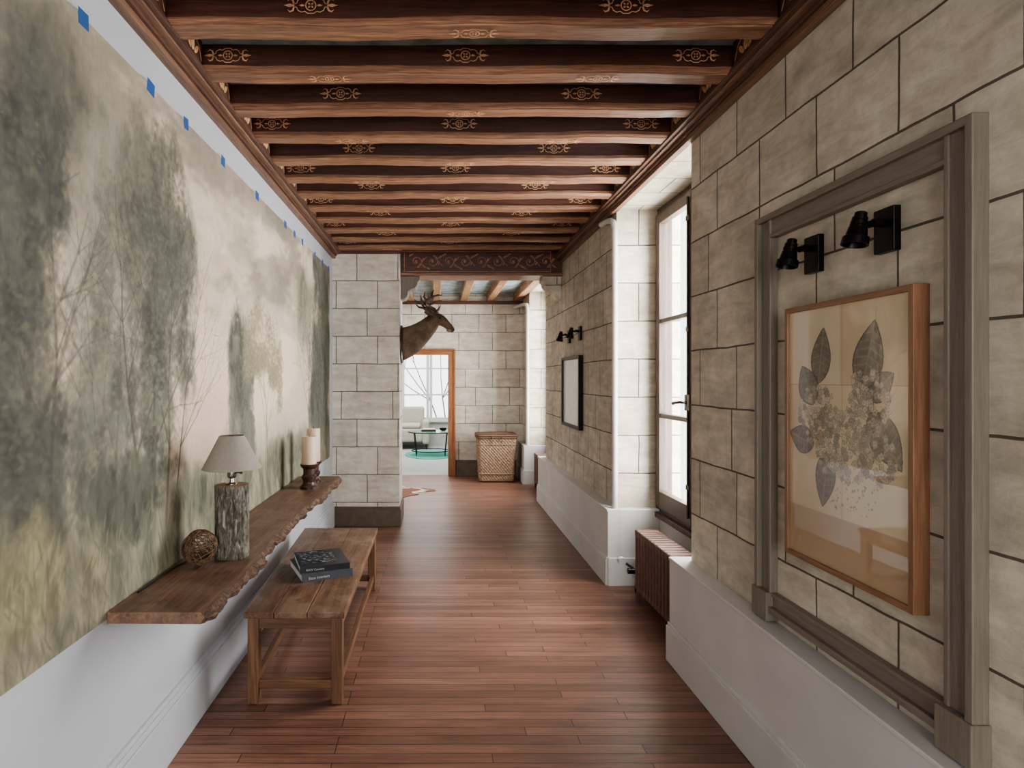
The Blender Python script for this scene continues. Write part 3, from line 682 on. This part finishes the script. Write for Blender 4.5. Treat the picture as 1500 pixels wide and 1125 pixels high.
book(-0.722, 3.06, 0.4712, 0.265, 0.29, 0.032, math.radians(20), plain('cover_charcoal', (44, 47, 53), 0.3, var=0.08), 'upper_book', 'RAW Country', tcol, photo.m)

# ------------------------------------------------------------------ big taupe wall frame
e = empty('wall_panel_frame', (XR, 1.88, 1.35)); b = MB(); c = MB()
fy0, fy1, fz0, fz1, fw = 1.396, 2.355, 0.592, 2.142, 0.092
def stile(bb, ya, yb_, za, zb, vert, outer_low):
    if vert:
        o0, o1 = (ya, ya + 0.022) if outer_low else (yb_ - 0.022, yb_)
        i0, i1 = (yb_ - 0.014, yb_) if outer_low else (ya, ya + 0.014)
        bb.box(XR - 0.024, XR, ya + 0.001, yb_ - 0.001, za, zb, framegrey); bb.box(XR - 0.042, XR, o0, o1, za, zb, framegrey); bb.box(XR - 0.031, XR, i0, i1, za, zb, framegrey)
    else:
        o0, o1 = (za, za + 0.022) if outer_low else (zb - 0.022, zb)
        i0, i1 = (zb - 0.014, zb) if outer_low else (za, za + 0.014)
        bb.box(XR - 0.0232, XR, ya, yb_, za + 0.001, zb - 0.001, framegreyY); bb.box(XR - 0.0412, XR, ya, yb_, o0, o1, framegreyY); bb.box(XR - 0.0302, XR, ya, yb_, i0, i1, framegreyY)
stile(b, fy0, fy0 + fw, fz0, fz1, True, True); stile(b, fy1 - fw, fy1, fz0, fz1, True, False)
stile(c, fy0 + fw - 0.015, fy1 - fw + 0.015, fz1 - fw, fz1 - 0.0005, False, False); stile(c, fy0 + fw - 0.015, fy1 - fw + 0.015, fz0, fz0 + 0.075, False, True)
c.box(XR - 0.0415, XR, fy0 + 0.001, fy1 - 0.001, fz1 - 0.022, fz1 + 0.0008, framegreyY)
for y0 in (fy0 - 0.006, fy1 - fw - 0.006): b.box(XR - 0.05, XR, y0, y0 + fw + 0.012, fz0 - 0.035, fz0 + 0.075, framegrey)
b.obj('stiles', 0.003, e); c.obj('rails', 0.003, e)

# picture with hydrangea print
e = empty('framed_botanical_print', (XR, 1.85, 1.31)); py0, py1, pz0, pz1 = 1.565, 2.145, 0.862, 1.757
oak = wood('frame_oak', (118, 84, 62), (156, 118, 90), 'Z', 0.4, contrast=0.35); oakY = wood('frame_oak_h', (118, 84, 62), (156, 118, 90), 'Y', 0.4, contrast=0.35)
b = MB(); t = 0.017
b.box(XR - 0.045, XR, py0, py0 + t, pz0, pz1, oak); b.box(XR - 0.045, XR, py1 - t, py1, pz0, pz1, oak); b.box(XR - 0.0448, XR, py0 + t, py1 - t, pz0 + 0.0004, pz0 + t, oakY); b.box(XR - 0.0448, XR, py0 + t, py1 - t, pz1 - t, pz1 - 0.0004, oakY)
b.obj('oak_frame', 0.0012, e)
W_, H_ = py1 - py0 - 2 * t, pz1 - pz0 - 2 * t; nc2, nr2 = 340, 530
uu, ww = np.meshgrid(np.linspace(0, W_, nc2), np.linspace(0, H_, nr2))
art = np.zeros(uu.shape + (3,)) + np.array((204, 184, 153.))
art = over(art, (188, 165, 132), 0.6 * sst(0.4, 0.7, fbm(uu * 5, ww * 5, 70)))
def panel(art, u0, u1, w0, w1, col, op): return over(art, col, op * ((uu > u0) & (uu < u1) & (ww > w0) & (ww < w1)))
art = panel(art, 0.0, 0.26, 0.60, 0.90, (208, 193, 167), 0.7); art = panel(art, 0.26, 0.60, 0.60, 0.90, (190, 168, 135), 0.6)
art = panel(art, 0.0, 0.60, 0.0, 0.17, (156, 127, 96), 0.6); art = panel(art, 0.30, 0.6, 0.17, 0.6, (208, 190, 160), 0.6)  # brown bottom band paints the floor's reflection in the glass into the print
art = panel(art, 0.27, 0.2725, 0.17, 0.90, (160, 138, 110), 0.6)
for w0 in (0.17, 0.60): art = panel(art, 0, 0.6, w0, w0 + 0.0025, (156, 134, 106), 0.6)
def leaf(art, cu, cw, ln, wd, ang, col=(84, 77, 70)):
    ca, sa = math.cos(ang), math.sin(ang); a = ((uu - cu) * ca + (ww - cw) * sa) / ln; q = (-(uu - cu) * sa + (ww - cw) * ca) / wd
    t = np.clip(a + 0.5, 0, 1); half = 0.5 * np.sin(np.pi * t ** 0.8) ** 0.85; inside = (np.abs(q) < half) & (a > -0.5) & (a < 0.5)
    ms = inside.astype(float); n = fbm(uu * 60, ww * 60, 77, 3)
    art = over(art, col, 0.80 * ms * (0.7 + 0.45 * n)); vein = (np.abs(np.sin((a * 9 + np.abs(q) * 1.6) * np.pi)) < 0.22) | (np.abs(q) < 0.03)
    art = over(art, (158, 143, 123), 0.5 * ms * vein); edge = ms * (np.abs(q) > half - 0.04)
    return over(art, (58, 53, 50), 0.6 * edge)
art = leaf(art, 0.17, 0.70, 0.19, 0.10, math.radians(82)); art = leaf(art, 0.385, 0.69, 0.22, 0.125, math.radians(76)); art = leaf(art, 0.10, 0.60, 0.15, 0.11, math.radians(115))
art = leaf(art, 0.065, 0.41, 0.14, 0.10, math.radians(165)); art = leaf(art, 0.19, 0.285, 0.19, 0.10, math.radians(262)); art = leaf(art, 0.45, 0.44, 0.20, 0.12, math.radians(-52)); art = leaf(art, 0.43, 0.60, 0.13, 0.09, math.radians(35))
rg = random.Random(9)
def dots(art, cu, cw, r, n):
    for _ in range(n):
        t = rg.random() * 6.28; q = math.sqrt(rg.random()) * r; fu, fw_ = cu + q * math.cos(t) * 0.9, cw + q * math.sin(t); pr = rg.uniform(0.010, 0.015)
        j0 = max(0, int((fu - 0.03) / W_ * nc2)); j1 = min(nc2, int((fu + 0.03) / W_ * nc2) + 1); i0 = max(0, int((fw_ - 0.03) / H_ * nr2)); i1 = min(nr2, int((fw_ + 0.03) / H_ * nr2) + 1)
        if j1 <= j0 or i1 <= i0: continue
        U = uu[i0:i1, j0:j1] - fu; V = ww[i0:i1, j0:j1] - fw_; rr = np.hypot(U, V); th = np.arctan2(V, U) + rg.random() * 3
        pet = pr * (0.65 + 0.35 * np.abs(np.cos(2 * th))); base = rg.choice(((196, 182, 159), (182, 168, 147), (164, 151, 132), (138, 127, 113)))
        sub = art[i0:i1, j0:j1]; sub = over(sub, base, 0.75 * (rr < pet)); sub = over(sub, (96, 87, 78), 0.5 * ((rr < pet) & (rr > pet * 0.82))); sub = over(sub, (82, 74, 66), 0.6 * (rr < pr * 0.15)); art[i0:i1, j0:j1] = sub
    return art
for cu, cw, r, n in ((0.15, 0.50, 0.105, 110), (0.375, 0.55, 0.10, 100), (0.30, 0.42, 0.125, 140), (0.42, 0.38, 0.08, 60), (0.2, 0.38, 0.07, 45)): art = dots(art, cu, cw, r, n)
for k in range(60):
    cu, cw, r = rg.uniform(0.22, 0.42), rg.uniform(0.20, 0.30), 0.004
    art = over(art, (124, 110, 93), 0.6 * (np.hypot(uu - cu, ww - cw) < r * rg.uniform(0.5, 1.2)))
pm = N('print_under_glass'); at = pm.add('ShaderNodeAttribute', attribute_name='paint'); pm.base(at.outputs['Color']); pm.rough(0.6)
pm.b.inputs['Coat Weight'].default_value = 1.0; pm.b.inputs['Coat Roughness'].default_value = 0.01; pm.b.inputs['Coat IOR'].default_value = 2.1
P = np.stack([np.full(uu.shape, XR - 0.034), (py1 - t) - uu, pz0 + t + ww], -1)
painted_grid('print', P, nc2, nr2, art, pm.m, e)
b = MB(); b.box(XR - 0.032, XR, py0 + 0.01, py1 - 0.01, pz0 + 0.01, pz1 - 0.01, oak); b.obj('backing', 0, e)

# small far picture
e = empty('framed_mirror_print', (XR, 5.65, 1.37)); b = MB(); q0, q1, r0, r1 = 5.28, 6.02, 1.03, 1.717
for a in ((q0, q0 + 0.03, r0, r1), (q1 - 0.03, q1, r0, r1), (q0, q1, r0, r0 + 0.03), (q0, q1, r1 - 0.03, r1)): b.box(XR - 0.04, XR, *a, black)
b.obj('black_frame', 0.002, e)
b = MB(); b.box(XR - 0.022, XR, q0 + 0.02, q1 - 0.02, r0 + 0.02, r1 - 0.02, plain('matboard', (226, 226, 223), 0.12, var=0.02)); b.obj('mat', 0, e)

# wall spotlights
def spot(y, z):
    e = empty('wall_spotlight', (XR, y, z)); b = MB()
    b.box(XR - 0.022, XR, y - 0.038, y + 0.038, z - 0.064, z + 0.064, black); b.obj('wall_plate', 0.003, e)
    b = MB(); b.tube([(XR - 0.02, y, z + 0.02), (XR - 0.055, y, z + 0.022)], 0.012, black, 12); b.tube([(XR - 0.05, y - 0.02, z + 0.022), (XR - 0.05, y + 0.02, z + 0.022)], 0.011, black, 12)
    b.tube([(XR - 0.055, y, z + 0.022), (XR - 0.088, y, z + 0.012)], 0.008, black, 10); b.obj('arm', 0, e)
    b = MB(); M = Matrix.Translation((XR - 0.098, y, z + 0.0)) @ Matrix.Rotation(math.radians(12), 4, 'Y')
    prof = [(0.012, 0.055), (0.016, 0.052), (0.016, 0.040), (0.020, 0.038), (0.020, 0.030), (0.017, 0.029), (0.017, 0.026), (0.022, 0.025), (0.022, 0.015), (0.019, 0.014), (0.019, 0.010), (0.024, 0.008), (0.028, -0.018), (0.034, -0.022), (0.035, -0.044), (0.031, -0.044), (0.026, -0.02), (0.0, -0.018)]
    rs = [[tuple(M @ Vector((r * math.cos(k * math.pi / 12), r * math.sin(k * math.pi / 12), zz))) for k in range(24)] for r, zz in prof]
    b.rings(rs, black, True, True); b.obj('lamp_head', 0, e)
spot(2.03, 1.935); spot(1.70, 1.935); spot(5.35, 1.92); spot(5.8, 1.92)

# ------------------------------------------------------------------ deer head
e = empty('mounted_deer_head', (-0.384, 6.17, 1.9)); Yd = 6.17
fur = N('deer_fur'); v_ = fur.mapping((1, 1, 1)); f = fur.noise(v_, 60, 6, 0.7); g = fur.noise(v_, 6, 4)
fc = fur.mix(0.5, fur.ramp(g, [(0.35, (76, 62, 52)), (0.65, (120, 100, 84))]), fur.ramp(f, OV(0.25, 0.7)), 'OVERLAY'); fur.base(fc); fur.rough(0.9); fur.bump(f, 0.6, 0.006); furm = fur.m
path = [(-0.382, 1.865, 0.185, 0.15), (-0.34, 1.875, 0.182, 0.148), (-0.27, 1.915, 0.158, 0.13), (-0.20, 1.965, 0.130, 0.11), (-0.13, 2.02, 0.108, 0.09), (-0.075, 2.075, 0.094, 0.078), (-0.03, 2.12, 0.084, 0.075), (0.015, 2.137, 0.073, 0.070), (0.055, 2.12, 0.058, 0.056), (0.09, 2.09, 0.045, 0.042), (0.125, 2.058, 0.037, 0.034), (0.155, 2.030, 0.034, 0.031), (0.172, 2.012, 0.026, 0.025), (0.178, 2.004, 0.012, 0.012)]
rs = []
for i, (x, z, rn_, ry) in enumerate(path):
    a = path[max(i - 1, 0)]; c = path[min(i + 1, len(path) - 1)]; tx, tz = c[0] - a[0], c[1] - a[1]; l = math.hypot(tx, tz); nx, nz_ = -tz / l, tx / l
    if i < 2: nx, nz_ = 0, 1
    rs.append([(x + nx * rn_ * math.cos(k * math.pi / 10), Yd + ry * math.sin(k * math.pi / 10), z + nz_ * rn_ * math.cos(k * math.pi / 10)) for k in range(20)])
b = MB(); b.rings(rs, furm, True, True); b.obj('neck_and_head', 0, e, sub=1)
nosem = plain('nose_black', (26, 22, 20), 0.3); pale = plain('pale_fur', (150, 136, 118), 0.9, bump=0.3)
def blob(b, c, r, m, n=12):
    rs = [[(c[0] + r[0] * math.sin(math.pi * (i + 0.02) / (n + 0.04)) * math.cos(k * 2 * math.pi / 16), c[1] + r[1] * math.sin(math.pi * (i + 0.02) / (n + 0.04)) * math.sin(k * 2 * math.pi / 16), c[2] + r[2] * math.cos(math.pi * (i + 0.02) / (n + 0.04))) for k in range(16)] for i in range(n + 1)]
    b.rings(rs, m, True, True)
b = MB(); blob(b, (0.170, Yd, 2.018), (0.018, 0.024, 0.016), nosem); blob(b, (0.138, Yd, 2.018), (0.04, 0.028, 0.020), pale)
for s in (-1, 1):
    blob(b, (0.032, Yd + s * 0.060, 2.142), (0.014, 0.010, 0.012), nosem); blob(b, (0.172, Yd + s * 0.016, 2.022), (0.008, 0.006, 0.007), nosem)
b.obj('nose_and_eyes', 0, e)
b = MB()
for s in (-1, 1):
    base = Vector((-0.03, Yd + s * 0.055, 2.18)); tip = Vector((-0.14, Yd + s * 0.14, 2.225)); d = tip - base; side = Vector((0.3, s * 0.2, -1)).normalized(); rr = []
    for i in range(9):
        t = i / 8; w = 0.036 * math.sin(math.pi * (0.12 + 0.86 * t)) ** 0.8; c0 = base + d * t; nrm = d.cross(side).normalized()
        rr.append([c0 + side * (w * math.cos(k * math.pi / 5)) + nrm * (0.3 * w * math.sin(k * math.pi / 5)) for k in range(10)])
    b.rings(rr, furm, True, True)
b.obj('ears', 0, e)
ant = plain('antler', (84, 66, 50), 0.6, var=0.3, scale=30); b = MB()
for s in (-1, 1):
    B = [(-0.005, 0.03, 2.19), (-0.03, 0.06, 2.235), (-0.08, 0.12, 2.255), (-0.12, 0.19, 2.27), (-0.11, 0.24, 2.30), (-0.05, 0.255, 2.335), (0.01, 0.24, 2.355), (0.05, 0.2, 2.36)]
    b.tube([(x, Yd + s * y, z) for x, y, z in B], [0.022, 0.019, 0.017, 0.016, 0.015, 0.013, 0.010, 0.004], ant, 8)
    for st_, mid_, en in (((-0.012, .036, 2.21), (0.02, .045, 2.24), (0.04, .05, 2.28)), ((-0.08, .12, 2.255), (-0.10, .13, 2.30), (-0.085, .13, 2.36)), ((-0.12, .19, 2.27), (-0.16, .20, 2.31), (-0.17, .2, 2.37)), ((-0.11, .24, 2.30), (-0.13, .25, 2.34), (-0.12, .25, 2.39)), ((-0.05, .255, 2.335), (-0.05, .25, 2.37), (-0.03, .24, 2.41)), ((-0.12, .19, 2.27), (-0.20, .18, 2.285), (-0.235, .17, 2.32))):
        b.tube([(p[0], Yd + s * p[1], p[2]) for p in (st_, mid_, en)], [0.014, 0.011, 0.003], ant, 7)
b.obj('antlers', 0, e)
b = MB(); rs = []
for xx, k in ((-0.382, 1.0), (-0.37, 1.0), (-0.36, 0.93)): rs.append([(xx, Yd + 0.165 * k * math.sin(t * math.pi / 12), 1.865 + (0.205 * k) * math.cos(t * math.pi / 12)) for t in range(24)])
b.rings(rs, dk, True, True); b.obj('wood_shield', 0, e)

# ------------------------------------------------------------------ wicker hamper
e = empty('wicker_hamper', (0.87, 8.6, 0)); wk = N('wicker'); v_ = wk.mapping(); f = wk.noise(v_, 40, 5, 0.7)
wk.base(wk.ramp(f, [(0.3, (112, 88, 70)), (0.7, (176, 150, 126))])); wk.rough(0.7); wk.bump(f, 0.3, 0.003); wkm = wk.m
wkd = plain('wicker_dark', (102, 77, 60), 0.7, var=0.2, scale=50)
def rrect(hx, hy, r, n):
    pts = []
    L = 2 * (2 * (hx - r) + 2 * (hy - r)) + 2 * math.pi * r
    for i in range(n):
        s = i / n * L
        a, c = 2 * (hx - r), 2 * (hy - r); q = math.pi * r / 2
        if s < a: p = (-(hx - r) + s, -hy); nn = (0, -1)
        elif s < a + q: t = (s - a) / r; p = (hx - r + r * math.sin(t), -hy + r - r * math.cos(t)); nn = (math.sin(t), -math.cos(t))
        elif s < a + q + c: p = (hx, -(hy - r) + s - a - q); nn = (1, 0)
        elif s < a + 2 * q + c: t = (s - a - q - c) / r; p = (hx - r + r * math.cos(t), hy - r + r * math.sin(t)); nn = (math.cos(t), math.sin(t))
        elif s < 2 * a + 2 * q + c: p = (hx - r - (s - a - 2 * q - c), hy); nn = (0, 1)
        elif s < 2 * a + 3 * q + c: t = (s - 2 * a - 2 * q - c) / r; p = (-(hx - r) - r * math.sin(t), hy - r + r * math.cos(t)); nn = (-math.sin(t), math.cos(t))
        elif s < 2 * a + 3 * q + 2 * c: p = (-hx, hy - r - (s - 2 * a - 3 * q - c)); nn = (-1, 0)
        else: t = (s - 2 * a - 3 * q - 2 * c) / r; p = (-(hx - r) - r * math.cos(t), -(hy - r) - r * math.sin(t)); nn = (-math.cos(t), -math.sin(t))
        pts.append((p, nn))
    return pts
b = MB(); rows = 104; n = 320; rs = []
for i in range(rows + 1):
    t = i / rows; hx = 0.245 + 0.035 * t; hy = 0.17 + 0.03 * t; R_ = rrect(hx, hy, 0.04, n); row = i // 4; ph = (i % 4) / 4 * math.pi * 2
    rs.append([(0.87 + p[0] + nn[0] * (0.008 * math.sin(2 * math.pi * k / 8 + row * math.pi) * (0.5 - 0.5 * math.cos(ph))), 8.6 + p[1] + nn[1] * (0.008 * math.sin(2 * math.pi * k / 8 + row * math.pi) * (0.5 - 0.5 * math.cos(ph))), 0.012 + 0.63 * t) for k, (p, nn) in enumerate(R_)])
b.rings(rs, wkm, True, True); b.obj('woven_body', 0, e)
b = MB()
for z, hx, hy, r in ((0.02, 0.252, 0.177, 0.013), (0.12, 0.258, 0.182, 0.008), (0.645, 0.287, 0.207, 0.014), (0.675, 0.290, 0.210, 0.014), (0.55, 0.280, 0.2, 0.008)):
    P_ = [(0.87 + p[0], 8.6 + p[1], z) for p, nn in rrect(hx, hy, 0.045, 80)]; P_.append(P_[0]); b.tube(P_, r, wkd if r > 0.01 else wkm, 8, False)
b.obj('rims', 0, e)
b = MB(); nu, nv = 90, 66; G = []
for j in range(nv + 1):
    G.append([(0.87 - 0.288 + 0.576 * i / nu, 8.6 - 0.208 + 0.416 * j / nv, 0.695 + 0.018 * math.sin(math.pi * i / nu) * math.sin(math.pi * j / nv) + 0.004 * math.sin(i * math.pi / 2 * 1.0) * (1 if (j // 3) % 2 else -1)) for i in range(nu + 1)])
b.rings(G, wkd, True, False, False); b.box(0.87 - 0.286, 0.87 + 0.286, 8.394, 8.806, 0.66, 0.692, wkd)
b.obj('lid', 0, e)
b = MB()
z = 0.60; b.tube([(0.80, 8.39, z - 0.03), (0.80, 8.372, z + 0.02), (0.80, 8.372, z + 0.07)], 0.006, wkd); b.tube([(0.94, 8.39, z - 0.03), (0.94, 8.372, z + 0.02), (0.94, 8.372, z + 0.07)], 0.006, wkd)
b.obj('lid_loops', 0, e)

# cowhide rug
ch = N('cowhide'); v_ = ch.mapping(); f = ch.noise(v_, 3.5, 4, 0.5); ch.base(ch.ramp(f, [(0.47, (190, 180, 168)), (0.50, (116, 76, 56))])); ch.rough(0.9)
b = MB(); pts = []
for k in range(64):
    t = k / 64 * 2 * math.pi; r = 1 + 0.16 * math.sin(4 * t + 0.6) + 0.09 * math.sin(7 * t) + 0.05 * math.sin(11 * t + 1)
    pts.append((-0.68 + 0.55 * r * math.cos(t), 7.72 + 0.52 * r * math.sin(t) * 0.8))
b.rings([[(x, y, 0.001) for x, y in pts], [(x, y, 0.007) for x, y in pts]], ch.m, False, True); b.obj('cowhide_rug')

# ------------------------------------------------------------------ room beyond door
rw = plain('room_wall', (186, 187, 184), 0.7, var=0.03); rc = plain('room_carpet', (174, 177, 174), 0.95, var=0.05, scale=40)
b = MB(); b.box(-3.2, 2.2, 9.06, 13.3, -0.1, 0.0, rc); b.obj('floor_room')
b = MB(); b.box(-3.3, -3.2, 9.14, 13.4, 0, 2.9, rw); b.obj('wall_room_left')
b = MB(); b.box(2.2, 2.3, 9.14, 13.4, 0, 2.9, rw); b.obj('wall_room_right')
b = MB(); b.box(-3.3, 2.3, 9.14, 13.4, 2.8, 2.9, rw); b.obj('ceiling_room')
b = MB(); b.box(-3.3, -0.80, 13.2, 13.4, 0, 2.8, rw); b.box(0.42, 2.3, 13.2, 13.4, 0, 2.8, rw); b.box(-0.8, 0.42, 13.2, 13.4, 0, 0.55, rw); b.box(-0.8, 0.42, 13.2, 13.4, 2.45, 2.8, rw); b.obj('wall_room_back')
e = empty('window_4', (-0.19, 13.25, 0.55)); b = MB()
b.box(-0.8, 0.42, 13.22, 13.3, 0.55, 0.62, winwhite); b.box(-0.8, 0.42, 13.22, 13.3, 2.38, 2.45, winwhite)
for x in (-0.8, -0.24, -0.165, 0.365): b.box(x, x + 0.06, 13.22, 13.3, 0.55, 2.45, winwhite)
for z in (1.12, 1.72): b.box(-0.8, 0.42, 13.24, 13.28, z, z + 0.035, winwhite)
b.box(-0.84, 0.46, 13.14, 13.22, 0.52, 0.56, winwhite); b.obj('frame', 0.003, e)
tm = plain('branch', (96, 84, 72), 0.9); lm = plain('leaf', (118, 138, 104), 0.7, var=0.3, scale=4)
b = MB(); rg = random.Random(11); ends = []
def grow(p, d, l, r, lev):
    q = p + d * l; b.tube([p, (p + q) / 2 + Vector((rg.uniform(-.04, .04),) * 3) * l, q], [r, r * 0.85, r * 0.7], tm, 6)
    if lev == 0: ends.append(q); return
    for _ in range(3):
        nd = (d + Vector((rg.uniform(-.8, .8), rg.uniform(-.5, .5), rg.uniform(-.4, .7)))).normalized(); grow(q, nd, l * 0.72, r * 0.6, lev - 1)
grow(Vector((0.35, 17.4, -3.5)), Vector((0.0, 0, 1)), 2.6, 0.05, 5)
for q in ends:
    for _ in range(9):
        c0 = q + Vector((rg.gauss(0, .15), rg.gauss(0, .15), rg.gauss(0, .15))); a = Vector((rg.gauss(0, 1), rg.gauss(0, 1), rg.gauss(0, 1))).normalized(); c = a.orthogonal().normalized()
        b.add([c0 - a * 0.045, c0 + c * 0.02, c0 + a * 0.045, c0 - c * 0.02], [(0, 1, 2, 3)], lm)
b.obj('garden_tree')
fab = plain('armchair_fabric', (188, 181, 168), 0.9, var=0.04, scale=30, bump=0.2)
e = empty('armchair', (-0.62, 12.65, 0)); dy = 0.3
for nm, bx_ in (('seat', (-0.98, -0.30, 11.98, 12.66, 0.16, 0.44)), ('back', (-1.0, -0.28, 12.58, 12.80, 0.14, 0.88)), ('arm_left', (-1.12, -0.97, 11.95, 12.78, 0.12, 0.62)), ('arm_right', (-0.31, -0.16, 11.95, 12.78, 0.12, 0.62)), ('cushion', (-0.93, -0.35, 12.0, 12.55, 0.44, 0.54))):
    b = MB(); b.box(bx_[0], bx_[1], bx_[2] + dy, bx_[3] + dy, bx_[4], bx_[5], fab); b.obj(nm, 0.05, e, bseg=4)
b = MB()
for x in (-1.06, -0.22):
    for y in (12.02, 12.72): b.lathe(x, y + dy, [(0.015, 0), (0.025, 0.13)], dk, 12)
b.obj('feet', 0, e)
teal = plain('teal_rug', (96, 176, 158), 0.95, var=0.06, scale=40)
b = MB()
b.rings([[(-0.13 + 0.50 * math.cos(t * math.pi / 32), 11.5 + 0.70 * math.sin(t * math.pi / 32), z) for t in range(64)] for z in (0.001, 0.012)], teal, False, True); b.obj('round_rug')
gt = N('table_glass'); gt.b.inputs['Base Color'].default_value = L4((150, 190, 180)); gt.rough(0.05); gt.b.inputs['Alpha'].default_value = 0.5
e = empty('coffee_table', (-0.12, 11.35, 0)); b = MB()
b.rings([[(-0.12 + 0.45 * math.cos(t * math.pi / 32), 11.35 + 0.34 * math.sin(t * math.pi / 32), z) for t in range(64)] for z in (0.47, 0.482)], gt.m, False, True); b.obj('glass_top', 0, e)
b = MB()
for rr, z in ((1, 0.463), (0.85, 0.10)):
    P_ = [(-0.12 + 0.44 * rr * math.cos(t * math.pi / 24), 11.35 + 0.33 * rr * math.sin(t * math.pi / 24), z) for t in range(49)]; b.tube(P_, 0.009, black, 8, False)
for t in (0.7, 2.44, 3.84, 5.58): b.tube([(-0.12 + 0.42 * math.cos(t), 11.35 + 0.31 * math.sin(t), 0.463), (-0.12 + 0.36 * math.cos(t), 11.35 + 0.27 * math.sin(t), 0.013)], 0.009, black, 8)
b.obj('metal_frame', 0, e)
b = MB(); b.box(-0.30, -0.02, 11.2, 11.42, 0.482, 0.51, black); b.box(-0.27, -0.04, 11.22, 11.40, 0.51, 0.535, pages); b.lathe(0.12, 11.35, [(0.03, 0.482), (0.06, 0.50), (0.075, 0.54), (0.07, 0.54), (0.05, 0.505)], black, 20); b.obj('books_and_bowl', 0.002, e)

# ------------------------------------------------------------------ lights
W = bpy.data.worlds.new('World'); S.world = W; W.use_nodes = True
bg = W.node_tree.nodes['Background']; bg.inputs[0].default_value = (0.95, 0.98, 1.0, 1); bg.inputs[1].default_value = 3.0
def area(name, loc, rot, sx, sy, en, col=(1, 1, 1)):
    l = bpy.data.lights.new(name, 'AREA'); l.shape = 'RECTANGLE'; l.size = sx; l.size_y = sy; l.energy = en; l.color = col
    o = bpy.data.objects.new(name, l); o.location = loc; o.rotation_euler = rot; COL.objects.link(o)
for k, (y0, y1) in enumerate(NI):
    area('daylight_window_%d' % (k + 1), (1.95, (y0 + y1) / 2, 1.7), (0, math.radians(90), 0), 2.5, 1.6, (190, 290, 290)[k], (1.0, 0.99, 0.97))
area('room_added_fill', (-0.5, 11.2, 2.75), (0, 0, 0), 2.0, 2.0, 120)  # added fill above the door's sight line, no real fixture in this room
area('hall_added_fill', (-1.6, 7.6, 2.66), (0, 0, 0), 0.8, 1.5, 45)  # unseen fill added to brighten the hall, not an actual ceiling lamp
area('corridor_end_fill', (0.1, -3.0, 1.6), (math.radians(90), 0, 0), 1.8, 2.2, 120, (1.0, 0.99, 0.97))  # added fill behind the camera; the back wall has no opening

# ------------------------------------------------------------------ camera
cd = bpy.data.cameras.new('Camera'); cd.sensor_width = 36; cd.lens = 850 / 1500 * 36; cd.shift_x = 110 / 1500; cd.shift_y = -7.5 / 1500; cd.clip_start = 0.05
co = bpy.data.objects.new('Camera', cd); co.location = (0, 0, 1.5); co.rotation_euler = (math.radians(90), 0, 0); COL.objects.link(co); S.camera = co
